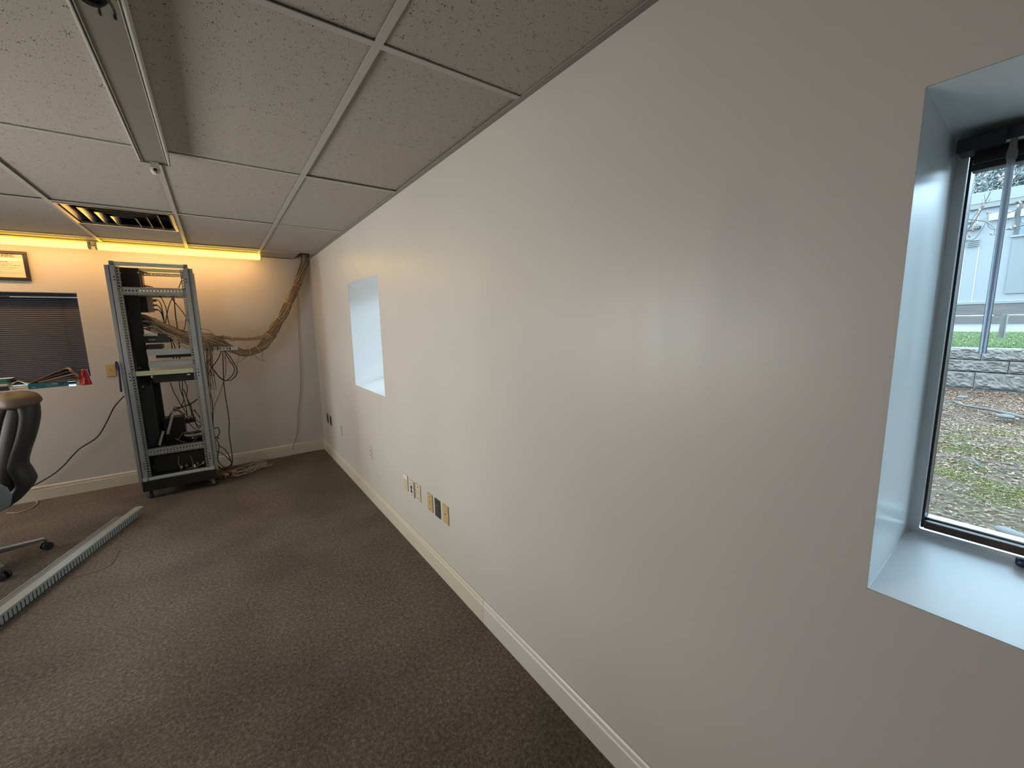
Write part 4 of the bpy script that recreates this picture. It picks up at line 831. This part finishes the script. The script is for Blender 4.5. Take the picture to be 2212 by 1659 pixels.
# two screwdriver handles on the right sill
def sillz(x): return 1.02 + .047 * x / .25
for y, x, lb in ((-5.542, .228, 'front dark blue ribbed screwdriver handle on the near window sill'), (-5.552, .243, 'rear dark blue ribbed screwdriver handle on the near window sill')):
    r = .0105; z = sillz(x) + r + .001; t = thing('screwdriver', lb, 'screwdriver', (x, y, z), 'screwdrivers on the near sill')
    d = Vector((.13, -.99, 0)).normalized(); mb = MB(); p = Vector((x, y, z)); sd = Vector((0, 0, 1)); sx = d.cross(sd)
    rings = []
    for f, q in ((0, .6), (.004, .9), (.012, 1), (.085, 1), (.095, .7), (.10, .5)):
        rings.append([p + d * f + (sx * math.cos(a) + sd * math.sin(a)) * r * q * (1 if k % 2 else .84) for k, a in enumerate([2 * math.pi * i / 20 for i in range(20)])])
    mb.loft(rings).build('handle', mat('navy_grip', (.012, .025, .07), .35), t); MB().cyl(p + d * .10, p + d * .20, .003, n=8).build('shaft', M_CHROME, t)

# ------------------------------------------------------------------ office chair
HX, HY = -2.455, -1.455
chair = thing('office_chair', 'black leather office chair with a worn tan top, at the left edge', 'office chair', (HX, HY, 0))
TH = math.radians(22); fwd = Vector((-math.cos(TH), -math.sin(TH), 0)); lat = Vector((-fwd.y, fwd.x, 0))
C = lambda f, l, z: Vector((HX, HY, 0)) + fwd * f + lat * l + Vector((0, 0, z))
def padloft(name, m, rows, parent, nseg=28, p=3.0):
    """rows: (z, centre forward, half thickness, half width)"""
    rings = []
    Q = [Vector((z, c, th)) for z, c, th, w in rows]; W_ = [Vector((w, 0, 0)) for z, c, th, w in rows]
    for (z, c, th), (w, _a, _b) in zip(smooth(Q, 4), smooth(W_, 4)):
        r = []
        for k in range(nseg):
            a = 2 * math.pi * k / nseg; ca, sa = math.cos(a), math.sin(a)
            u = math.copysign(abs(ca) ** (2 / p), ca); v = math.copysign(abs(sa) ** (2 / p), sa)
            r.append(C(c + th * u + .05 * (v * v) * (w / .25), w * v, z + (.012 * (1 - v * v) if z > 1.0 else 0)))
        rings.append(r)
    return MB().loft(rings).build(name, m, parent)
bk = -.285
padloft('backrest', M_LEATH, [(0.41, bk + 0.12, 0.03, 0.12), (0.425, bk + 0.096, 0.056, 0.16), (0.48, bk + 0.044, 0.056, 0.2), (0.55, bk - 0.004, 0.056, 0.22), (0.61, bk + 0.001, 0.056, 0.23), (0.68, bk + 0.016, 0.056, 0.235), (0.76, bk - 0.004, 0.056, 0.24), (0.84, bk - 0.034, 0.056, 0.245), (0.93, bk - 0.062, 0.056, 0.245), (1.01, bk - 0.079, 0.056, 0.24), (1.075, bk - 0.079, 0.056, 0.23), (1.1, bk - 0.059, 0.056, 0.21)], chair)
padloft('headrest', M_TANL, [(1.062, bk - .045, .08, .20), (1.075, bk - .05, .098, .236), (1.10, bk - .052, .10, .240), (1.128, bk - .045, .088, .225), (1.145, bk - .04, .055, .18), (1.150, bk - .04, .02, .10)], chair)
for sg in (-1, 1):
    MB().tube([C(bk + .07, sg * .12, .52), C(bk + .085, sg * .17, .62), C(bk + .065, sg * .19, .78), C(bk + .025, sg * .19, .95), C(bk - .01, sg * .17, 1.05)], .045, 12, 6, .04).build('side_bolster', M_LEATH, chair)
MB().tube([C(bk - .128, .05, 1.0), C(bk - .128, .05, 1.006)], .007, 8, 1).build('button', M_SATIN, chair)
padloft('seat', M_LEATH, [(.405, .02, .20, .20), (.42, .02, .245, .245), (.45, .02, .26, .26), (.49, .02, .25, .25), (.505, .02, .20, .20)], chair, p=4)
MB().box(-.10, .20, -.20, .20, .365, .405, Matrix.Translation((HX, HY, 0)) @ Matrix.Rotation(TH + math.pi, 4, 'Z')).build('seat_pan', M_WOODB, chair, bevel=.01)
for sg in (-1, 1):
    MB().loft([[C(f - w, sg * (.255 + o), z), C(f + w, sg * (.255 + o), z), C(f + w, sg * (.285 + o), z), C(f - w, sg * (.285 + o), z)] for f, w, o, z in ((-.11, .03, -.01, .43), (-.12, .06, 0, .46), (-.125, .07, .004, .52), (-.12, .062, .008, .58), (-.09, .05, .012, .63), (-.03, .05, .012, .665), (.0, .09, .012, .685), (.02, .13, .012, .70), (.02, .13, .012, .72))]).build('armrest', M_GREYP, chair, bevel=.006)
MB().lathe([(0, .10), (.03, .10), (.032, .20), (.024, .205), (.024, .34), (0, .34)], (HX, HY, 0), 'z', 18).build('gas_column', M_BLKMET, chair)
MB().lathe([(0, .055), (.045, .06), (.05, .11), (.035, .13), (0, .13)], (HX, HY, 0), 'z', 20).build('base_hub', M_SATIN, chair)
for k in range(5):
    a = math.radians(20 + 72 * k); e = Vector((math.cos(a), math.sin(a), 0)); p0 = Vector((HX, HY, .098)) + e * .03; p1 = Vector((HX, HY, .082)) + e * .325
    leg = MB().beam(p0, p1, .05, .038, w2=.03, h2=.022).build('base_leg', M_SATIN, chair, bevel=.006)
    c = Vector((HX, HY, .028)) + e * .325; ax = Vector((math.cos(a + 1.9), math.sin(a + 1.9), 0))
    w = MB()
    for sg in (-1, 1): w.cyl(c + ax * sg * .008, c + ax * sg * .026, .028, n=18)
    w.cyl(c - ax * .01, c + ax * .01, .010, n=10).cyl(c, c + Vector((0, 0, .05)), .008, n=8); w.build('caster', M_BLACK, leg)

# ------------------------------------------------------------------ outdoors
def ground_mat():
    m, t, b = nt('leafy_ground'); N = t.nodes; L = t.links; b.inputs['Roughness'].default_value = .95; b.inputs['Specular IOR Level'].default_value = .1
    tc = N.new('ShaderNodeTexCoord')
    n1 = N.new('ShaderNodeTexNoise'); n1.inputs['Scale'].default_value = 26; n1.inputs['Detail'].default_value = 6; n1.inputs['Roughness'].default_value = .75; L.new(tc.outputs['Object'], n1.inputs[0])
    r1 = ramp(N, [(.35, (.026, .018, .012)), (.5, (.065, .046, .031)), (.66, (.13, .096, .068))]); L.new(n1.outputs[0], r1.inputs[0])
    n2 = N.new('ShaderNodeTexNoise'); n2.inputs['Scale'].default_value = 1.15; n2.inputs['Detail'].default_value = 5; L.new(tc.outputs['Object'], n2.inputs[0])
    r2 = ramp(N, [(.52, (0,) * 3), (.68, (.4,) * 3)]); L.new(n2.outputs[0], r2.inputs[0])
    n3 = N.new('ShaderNodeTexNoise'); n3.inputs['Scale'].default_value = 40; n3.inputs['Detail'].default_value = 4; L.new(tc.outputs['Object'], n3.inputs[0])
    r3 = ramp(N, [(.35, (.033, .030, .011)), (.65, (.080, .070, .024))]); L.new(n3.outputs[0], r3.inputs[0])
    mx = N.new('ShaderNodeMix'); mx.data_type = 'RGBA'; L.new(r2.outputs[0], mx.inputs[0]); L.new(r1.outputs[0], mx.inputs[6]); L.new(r3.outputs[0], mx.inputs[7]); L.new(mx.outputs[2], b.inputs['Base Color'])
    bp = N.new('ShaderNodeBump'); bp.inputs['Strength'].default_value = .6; bp.inputs['Distance'].default_value = .03; L.new(n1.outputs[0], bp.inputs['Height']); L.new(bp.outputs[0], b.inputs['Normal'])
    return m
GZ = .5; WX = 7.83
def gz(x, y): return GZ + .035 * noise.noise((x * .7, y * .7, 1.3)) + .012 * noise.noise((x * 3, y * 3, 5)) - .02
vs = []; nx, ny = 76, 110
for j in range(ny):
    for i in range(nx): x = .44 + (WX + .2 - .44) * i / (nx - 1); y = -12 + 14.5 * j / (ny - 1); vs.append((x, y, gz(x, y)))
g = struct(MB().add(vs, [(j * nx + i, j * nx + i + 1, (j + 1) * nx + i + 1, (j + 1) * nx + i) for j in range(ny - 1) for i in range(nx - 1)], True).build('ground', ground_mat(), recalc=False))
# fallen leaves and moss tufts: beyond counting
rng = random.Random(21)
LM = [mat('fallen_leaf_tan', (0.175, 0.0945, 0.0525), .8, var=.25, vscale=3), mat('fallen_leaf_brown', (0.119, 0.049, 0.0252), .8, var=.25, vscale=3), mat('fallen_leaf_pale', (0.21, 0.14, 0.091), .8, var=.2, vscale=3)]
mb = MB(); mi = []
for ci, cnt in enumerate((8000, 8000, 4500)):
    for k in range(cnt):
        x = .6 + (WX - .65) * (rng.random() ** (.22 if ci == 1 else .55)); y = -5.57 + (x + 1) * rng.uniform(-.12, .24); s_ = rng.uniform(.007, .019) * (1.0 if x > 3 else .75); a = rng.uniform(0, 6.28); c_, n_ = math.cos(a), math.sin(a); tl = rng.uniform(-.25, .45)
        q = lambda u, v, h: (x + (u * c_ - v * n_) * s_, y + (u * n_ + v * c_) * s_, gz(x, y) + .005 + h * s_ + (u * tl + .25) * s_ * .6)
        mb.add([q(-1, 0, 0), q(-.2, -.5, .25), q(.5, -.35, .2), q(1, 0, .3), q(.5, .35, .15), q(-.2, .5, .3), q(.1, 0, 0)], [(0, 1, 6), (1, 2, 6), (2, 3, 6), (3, 4, 6), (4, 5, 6), (5, 0, 6)]); mi += [ci] * 6
for k in range(9000):
    x = .5 + (WX - .6) * rng.random() ** 1.2; y = -5.57 + (x + 1) * rng.uniform(-.12, .24); a = rng.uniform(0, 6.28); L_ = rng.uniform(.006, .024); w = rng.uniform(.001, .0024); c_, n_ = math.cos(a) , math.sin(a); z = gz(x, y) + rng.uniform(.004, .014)
    mb.add([(x - c_ * L_ - n_ * w, y - n_ * L_ + c_ * w, z), (x - c_ * L_ + n_ * w, y - n_ * L_ - c_ * w, z), (x + c_ * L_ + n_ * w, y + n_ * L_ - c_ * w, z + .004), (x + c_ * L_ - n_ * w, y + n_ * L_ + c_ * w, z + .004)], [(0, 1, 2, 3)]); mi.append(3 if k % 3 else 1)
LM.append(mat('dry_straw', (.075, .056, .040), .85, var=.3, vscale=3))
o = mb.build('fallen_leaves', LM, recalc=False, kind='stuff'); o.data.polygons.foreach_set('material_index', mi); tag(o, 'tan and reddish brown fallen leaves scattered over the ground outside', 'leaves')
def tufts(name, label, spots, m, h, per):
    mb = MB()
    for (x0, y0, r) in spots:
        for k in range(per):
            a = rng.uniform(0, 6.28); d = r * math.sqrt(rng.random()); x = x0 + d * math.cos(a) * 1.0; y = y0 + d * math.sin(a); z = gz(x, y) if x < WX else 1.05; hh = h * rng.uniform(.4, 1); b = rng.uniform(0, 6.28); w = .0022 + h * .05; lx, ly = rng.uniform(-.6, .6) * hh, rng.uniform(-.6, .6) * hh
            mb.add([(x - w * math.cos(b), y - w * math.sin(b), z), (x + w * math.cos(b), y + w * math.sin(b), z), (x + lx, y + ly, z + hh)], [(0, 1, 2)])
    o = mb.build(name, m, recalc=False, kind='stuff'); return tag(o, label, 'grass')
M_GR1 = mat('moss_grass', (0.077, 0.0805, 0.0126), .8, col2=(0.175, 0.161, 0.042), vscale=5); M_GR2 = mat('lawn_grass', (0.0385, 0.07, 0.0175), .8, col2=(0.098, 0.126, 0.0385), vscale=4)
sp = []
for (u, v, r) in ((2050, 945, .10), (2062, 962, .14), (2090, 975, .16), (2025, 1005, .12), (2040, 1012, .14), (2090, 1002, .14), (2062, 1022, .12), (2115, 1030, .10), (2135, 1042, .14), (2170, 1060, .10), (2150, 1070, .12), (2195, 985, .14), (2205, 1060, .08), (2090, 940, .12), (2180, 965, .10), (2155, 930, .12), (2120, 965, .1), (2190, 1052, .09), (2110, 920, .2), (2180, 915, .2)):
    p = at(u, v, 2, GZ); sp.append((p.x, p.y, r))
tufts('moss_patches', 'bright green moss and grass patches among the leaves outside', sp, M_GR1, .012, 900)
# fallen branch, twigs and stones
p = [at(u, v, 2, GZ + .02) for u, v in ((2062, 868), (2085, 876), (2108, 880), (2140, 885), (2175, 893), (2215, 903), (2260, 915))]
t = thing('fallen_branch', 'long grey fallen branch lying on the leaves below the block wall', 'branch', p[0]); M_BARK = mat('grey_bark', (0.0763, 0.0617, 0.05), .9, var=.25, vscale=30)
MB().tube(p, .013, 7, 5, .018).build('stem', M_BARK, t); MB().tube([p[0], p[0] + Vector((-.2, .1, .01)), p[0] + Vector((-.45, .16, 0))], .009, 6, 4, .004).build('twig', M_BARK, t)
def twig(pts, r, label):
    q = [at(u, v, 2, GZ + .015) for u, v in pts]; t = thing('fallen_twig', label, 'twig', q[0], 'twigs on the moss'); MB().tube(q, r, 6, 4, r * .5).build('stem', M_BARK, t); m_ = q[len(q) // 2]; MB().tube([m_, m_ + Vector((.10, .14, .03)), m_ + Vector((.2, .2, .01))], r * .6, 5, 4, .002).build('side_shoot', M_BARK, t)
twig([(2140, 957), (2120, 962), (2105, 966), (2100, 968)], .0055, 'grey twig lying on the moss in the middle of the yard')
twig([(2098, 988), (2110, 1000), (2120, 1008), (2126, 1010)], .006, 'pale broken twig lying nearer the window')
def stone(u, v, r, label):
    p = at(u, v, 2, GZ + r * .3); o = tag(MB().lathe([(0, -r * .4), (r * .8, -r * .3), (r, 0), (r * .75, r * .4), (r * .3, r * .55), (0, r * .56)], (0, 0, 0), 'z', 9).build('stone', mat('pale_stone', (.075, .068, .062), .8, var=.15, vscale=12), loc=(0, 0, 0)), label, 'stone', 'stones in the yard')
    o.location = p; o.scale = (1.3, .8, .7); o.rotation_euler = (0, 0, u)
stone(2079, 858, .05, 'pale stone lying just below the block wall'); stone(2172, 900, .06, 'pale stone lying beside the fallen branch'); stone(2178, 1150, .045, 'pale stone lying close under the near window'); stone(2206, 1158, .03, 'small pale stone at the near window corner')
# block retaining wall
rw = thing('retaining_wall', 'grey split faced concrete block retaining wall outside the near window', 'retaining wall', (WX + .15, -4.8, GZ))
def block_mesh(w, h, seed):
    r = random.Random(seed); a, b = 26, 9; vs = []
    for j in range(b + 1):
        for i in range(a + 1):
            u = (i / a - .5) * (w - .006); v = (j / b) * (h - .006) + .003; e = min(i, a - i, j, b - j)
            d = 0 if e == 0 else .016 + .016 * noise.noise((u * 6 + seed * 7, v * 14, seed * 3.1)) + .020 * noise.noise((u * 17 + v * 9, v * 55, seed * 9.1)) + .010 * r.uniform(-1, 1); vs.append((-max(d, -.004), u, v))
    fs = [(j * (a + 1) + i, (j + 1) * (a + 1) + i, (j + 1) * (a + 1) + i + 1, j * (a + 1) + i + 1) for j in range(b) for i in range(a)]
    hw = (w - .006) / 2; n = len(vs); vs += [(.25, -hw, .005), (.25, hw, .005), (.25, hw, h - .005), (.25, -hw, h - .005)]; A_ = a + 1
    fs += [tuple(range(0, A_)) + (n + 1, n), tuple(reversed(range(b * A_, b * A_ + A_))) + (n + 3, n + 2), tuple(reversed(range(0, n, A_))) + (n, n + 3), tuple(range(a, n, A_)) + (n + 2, n + 1), (n, n + 1, n + 2, n + 3)]
    fs = [f for f in fs]
    return MB().add(vs, fs).build('block', M_BLOCK, data_only=True)
M_BLOCK = mat('split_concrete', (0.0525, 0.0438, 0.0367), .9, vscale=16, bump=1, bscale=50, col2=(0.193, 0.163, 0.14))
bm = [block_mesh(.6, .170, s_) for s_ in range(5)]; bwid = .60
for c, (z, zs, off) in enumerate(((.485, 1.40, -4.427), (.7265, 1, -4.725), (.898, 1, -4.46))):
    for kk in range(-9, 9):
        y = off + kk * bwid
        if -10.5 < y < .8: shared('block', bm[(kk * 3 + c * 5) % 5], rw, (WX, y, z)).scale = (1, 1, zs)
MB().box(WX + .02, WX + .25, -10.5, .9, .35, 1.06).build('wall_core', mat('dark_mortar', (.10, .10, .10), .9), rw)
# lawn, road
struct(MB().box(WX + .02, 16.2, -25, 20, .7, 1.052).build('ground', mat('lawn_soil', (0.035, 0.0525, 0.0154), .9, col2=(0.07, 0.0875, 0.028), vscale=3)))
struct(MB().box(16.2, 30.2, -30, 30, .7, 1.045).build('ground', mat('grey_asphalt', (0.108, 0.101, 0.098), .9, var=.1, vscale=3)))
struct(MB().box(30.2, 75, -40, 40, .6, 1.0).build('ground', MATS['lawn_soil']))
mb = MB()
for k in range(18000):
    x = WX + .3 + 8 * rng.random() ** 1.3; y = -5.57 + (x + 1) * rng.uniform(-.02, .16); hh = rng.uniform(.015, .045); b = rng.uniform(0, 6.28); w = .006
    mb.add([(x - w * math.cos(b), y - w * math.sin(b), 1.05), (x + w * math.cos(b), y + w * math.sin(b), 1.05), (x + rng.uniform(-.03, .03), y + rng.uniform(-.03, .03), 1.05 + hh)], [(0, 1, 2)])
tag(mb.build('lawn_grass', M_GR2, recalc=False, kind='stuff'), 'green lawn grass above the block retaining wall', 'grass')
mb = MB()
for (u, v) in ((2058, 727), (2102, 728), (2134, 730), (2142, 734), (2180, 732), (2207, 728), (2085, 741), (2190, 742)):
    p = at(u, v, 2, 1.11); mb.lathe([(0, .008), (.012, .006), (.015, 0), (0, -.006)], p, 'z', 8)
for p in []: pass
tag(mb.build('dandelions', mat('dandelion_yellow', (0.294, 0.224, 0.049), .8), kind='stuff', recalc=False), 'tiny yellow dandelion heads dotted over the lawn', 'flowers')
p0 = at(2163, 735, 2, 1.03); t = thing('wooden_post', 'weathered grey wooden post standing in the lawn beside a white strip', 'post', (12.0, -4.625, 1.05))
MB().loft([[(12 + dx, -4.600 + dy + lean, z) for dx, dy in ((-.05, -.045), (.05, -.045), (.05, .045), (-.05, .045))] for z, lean in ((1.0, .0), (1.25, -.01), (1.50, -.02), (1.535, -.02))], smooth_=False).build('timber', mat('weathered_post', (0.084, 0.0735, 0.0665), .9, var=.45, vscale=9, stretch=(1, 1, .4)), t, bevel=.01)
MB().hexa([(11.9, -4.662, 1.03), (11.93, -4.662, 1.03), (11.93, -4.648, 1.03), (11.9, -4.648, 1.03)], [(11.9, -4.668, 1.54), (11.93, -4.668, 1.54), (11.93, -4.652, 1.54), (11.9, -4.652, 1.54)]).build('marker_strip', mat('marker_paint', (0.13, 0.123, 0.118), .7), t)
tag(MB().box(20.3, 20.6, -3.4, -2.6, 1.046, 1.049).build('road_marking', mat('worn_road_paint', (0.196, 0.182, 0.175), .8), loc=(20.4, -3, 1.046)), 'short white painted line on the grey road', 'road marking')
# building across the road
bd = thing('white_building', 'long pale white commercial building across the road', 'building', (33, -3, 1.05))
M_BW = mat('pale_stucco', (0.156, 0.156, 0.153), .9, var=.03, vscale=.4); M_TIMB = mat('weathered_timber', (0.0385, 0.0329, 0.028), .9, vscale=5, stretch=(1, .2, 4), col2=(0.119, 0.101, 0.0875)); M_PANEL = mat('grey_panel', (0.118, 0.118, 0.115), .8, var=.06, vscale=1)
MB().box(30, 42, -26, 22, 2.05, 6.86).build('wall', M_BW, bd)
MB().box(29.85, 42, -26, 22, 6.86, 7.38).build('parapet', M_BW, bd); MB().box(29.88, 30, -26, 22, 6.62, 6.86).build('fascia_band', mat('buff_band', (0.13, 0.123, 0.112), .8), bd); MB().box(29.84, 30, -26, 22, 6.60, 6.625).build('drip_edge', M_CHAR, bd)
MB().box(29.86, 30, -26, 22, 2.03, 2.14).build('sill_band', M_BW, bd); MB().box(29.84, 30, -26, 22, 2.135, 2.15).build('sill_edge_strip', M_ALU, bd)  # grey strip along the top of the sill band
for z0, z1 in ((1.0, 1.46), (1.475, 2.03)): MB().box(29.9, 30.2, -26, 22, z0, z1).build('base_timber', M_TIMB, bd)
MB().box(29.93, 30.02, -6.2, -3.165, 2.48, 4.93).build('grey_panel', M_PANEL, bd)
wf = MB().box(29.93, 30.02, -6.2, -3.17, 5.18, 6.45).build('window', mat('dark_window_glass', (.06, .08, .10), .15), bd)
MB().box(29.85, 30.02, -6.3, -3.10, 5.08, 5.17).build('window_sill', M_BW, wf); MB().box(29.90, 29.93, -3.32, -3.17, 5.18, 6.45).build('window_jamb', M_CHAR, wf)
MB().hexa([(29.9, -3.9, 5.2), (29.9, -3.35, 5.75), (29.93, -3.35, 5.75), (29.93, -3.9, 5.2)], [(29.9, -3.9, 5.3), (29.9, -3.35, 5.87), (29.93, -3.35, 5.87), (29.93, -3.9, 5.3)]).build('window_brace', M_BW, wf)
MB().hexa([(29.6, -2.08, 5.66), (30, -2.08, 5.66), (30, -1.72, 5.66), (29.6, -1.72, 5.66)], [(29.7, -2.10, 5.80), (30, -2.10, 5.80), (30, -1.70, 5.80), (29.7, -1.70, 5.80)]).build('wall_lamp', M_CHAR, bd)
for k in range(4): MB().hexa([(29.88, -2.10, 4.86 + .09 * k), (30.02, -2.10, 4.86 + .09 * k), (30.02, -1.715, 4.86 + .09 * k), (29.88, -1.715, 4.86 + .09 * k)], [(29.96, -2.10, 4.92 + .09 * k), (30.02, -2.10, 4.92 + .09 * k), (30.02, -1.715, 4.92 + .09 * k), (29.96, -1.715, 4.92 + .09 * k)]).build('vent_slat', M_BW, bd)
for y in (-1.66, -2.13): MB().box(29.985, 30.01, y - .012, y + .012, 2.15, 4.8).build('panel_seam', M_ALU, bd)
MB().box(29.985, 30.01, -1.97, -1.945, 5.85, 6.6).build('panel_seam', M_ALU, bd)
for ya, yb in ((-2.80, -2.33), (-3.12, -2.82), (-4.0, -3.3)): MB().box(29.8, 29.9, ya, yb, 5.98, 6.30).build('pale_strip', mat('pale_strip_paint', (0.235, 0.23, 0.22), .7), bd)  # pale raised strips on the upper facade
# evergreen trees behind the building
M_EV = mat('evergreen_foliage', (0.028, 0.0403, 0.037), .8, col2=(0.146, 0.157, 0.146), vscale=1.2); M_TR = mat('tree_bark', (.10, .08, .065), .9)
def leaf_cloud(c, rad, n, s0, rng):
    mb = MB()
    for k in range(n):
        v = Vector((rng.gauss(0, 1), rng.gauss(0, 1), rng.gauss(0, 1))).normalized() * (rng.random() ** .4); p = Vector((c[0] + v.x * rad[0], c[1] + v.y * rad[1], c[2] + v.z * rad[2])); a = Vector((rng.gauss(0, 1), rng.gauss(0, 1), rng.gauss(0, 1))).normalized() * s0; b = a.orthogonal().normalized() * s0 * .45
        mb.add([p - a, p + b, p + a, p - b], [(0, 1, 2, 3)])
    return mb
for k, (x, y, r, h, lb) in enumerate(((49, -1.6, 4.6, 15.5, 'dark evergreen tree rising behind the white building, in the middle of the near window view'), (60, 9.5, 5, 17, 'dark evergreen tree farther back behind the white building, towards the left window jamb'), (60, -12.5, 5, 16, 'dark evergreen tree farther back behind the white building, towards the right'))):
    t = thing('evergreen_tree', lb, 'tree', (x, y, 1), 'evergreens behind the building')
    leaf_cloud((x, y, 9.5), (r, r, 7), 24000, .17, rng).build('foliage', M_EV, t, kind='stuff', recalc=False); MB().tube([(x, y, 1), (x + .1, y, 6), (x, y + .1, h - 2)], .3, 8, 4, .06).build('trunk', M_TR, t)
# magnolia with budding branches in front of the window
mg = thing('magnolia_tree', 'budding magnolia whose thin branches cross the near window view', 'tree', (5.3, -3.2, GZ))
B5 = lambda u, v, x=5.0: at(u, v, 0, x)
MB().tube([(5.3, -3.2, .4), (5.25, -3.25, 1.3), (5.2, -3.4, 2.0), (5.1, -3.6, 2.9)], .07, 9, 5, .045).build('trunk', M_BARK, mg)
M_TWIG = mat('dark_twig', (0.07, 0.0595, 0.0525), .85, var=.2)
tips = []
def br(pts, r, r2, x=5.0):
    P = [p if isinstance(p, Vector) else B5(p[0], p[1], p[2] if len(p) > 2 else x) for p in pts]; MB().tube(P, r * .62, 6, 5, r2 * .62).build('branch', M_TWIG, mg); return P
root = Vector((5.2, -3.4, 2.0))
br([root, (2040, 560), (2070, 522), (2084, 506), (2096, 490), (2108, 474), (2120, 452), (2132, 430), (2140, 413)], .016, .007)
br([root, (2050, 505), (2075, 496), (2095, 500), (2110, 495)], .010, .004); br([root, (2060, 492), (2085, 487), (2104, 478), (2123, 444)], .009, .003)
br([Vector((5.15, -3.5, 2.2)), (2055, 530), (2075, 518), (2092, 519), (2108, 514), (2130, 480)], .010, .004)
br([(2092, 474), (2110, 476), (2130, 479), (2136, 490), (2144, 495), (2156, 496)], .008, .004); br([(2130, 479), (2140, 486), (2148, 494), (2148, 506)], .006, .003)
br([(2120, 452), (2128, 440), (2126, 420)], .006, .003); br([(2126, 440), (2133, 438), (2140, 428)], .005, .003); br([(2095, 490), (2102, 470), (2120, 446), (2122, 436)], .006, .003)
r2 = Vector((5.2, -7.2, 2.6))
br([r2, (2262, 425), (2225, 434), (2206, 440), (2200, 450), (2188, 456), (2176, 461), (2165, 468)], .012, .005); br([r2, (2240, 480), (2205, 494), (2190, 492), (2176, 497)], .009, .004)
br([r2, (2230, 330), (2205, 372), (2190, 395)], .010, .004); br([root + Vector((0, 0, .6)), (2095, 395), (2125, 372), (2150, 362)], .010, .004)
mg2 = MB().tube([(5.3, -7.3, .4), (5.25, -7.25, 1.6), r2], .06, 8, 4, .03).build('trunk', M_BARK, mg)
mb = MB()
for (u, v) in ((2090, 505), (2097, 497), (2103, 500), (2094, 512), (2110, 486), (2122, 432), (2140, 460), (2133, 462), (2146, 508), (2152, 507), (2141, 507), (2206, 440), (2198, 448), (2190, 456), (2178, 460), (2184, 494), (2192, 491), (2134, 379), (2128, 384), (2130, 396), (2160, 383), (2161, 391), (2166, 380), (2165, 397), (2098, 410), (2158, 392), (2116, 455), (2108, 462), (2124, 446), (2180, 380)):
    p = B5(u, v, 5.0 + rng.uniform(-.1, .1)); s_ = rng.uniform(.006, .0115); d = Vector((rng.uniform(-.4, .4), rng.uniform(-.7, .7), 1)).normalized()
    mb.loft([[p + d * s_ * f * 2 + (Vector((1, 0, 0)) * math.cos(a) + Vector((0, 1, 0)) * math.sin(a)) * s_ * w for a in [k * 1.0472 for k in range(6)]] for f, w in ((-.3, .3), (.2, .9), (.8, .95), (1.3, .5), (1.5, .1))])
mb.build('buds', mat('pale_bud', (0.14, 0.084, 0.063), .7, col2=(0.266, 0.196, 0.154), vscale=6), mg, kind='stuff', recalc=False)

for o in bpy.data.objects:
    if '_o' in o.keys(): del o['_o']
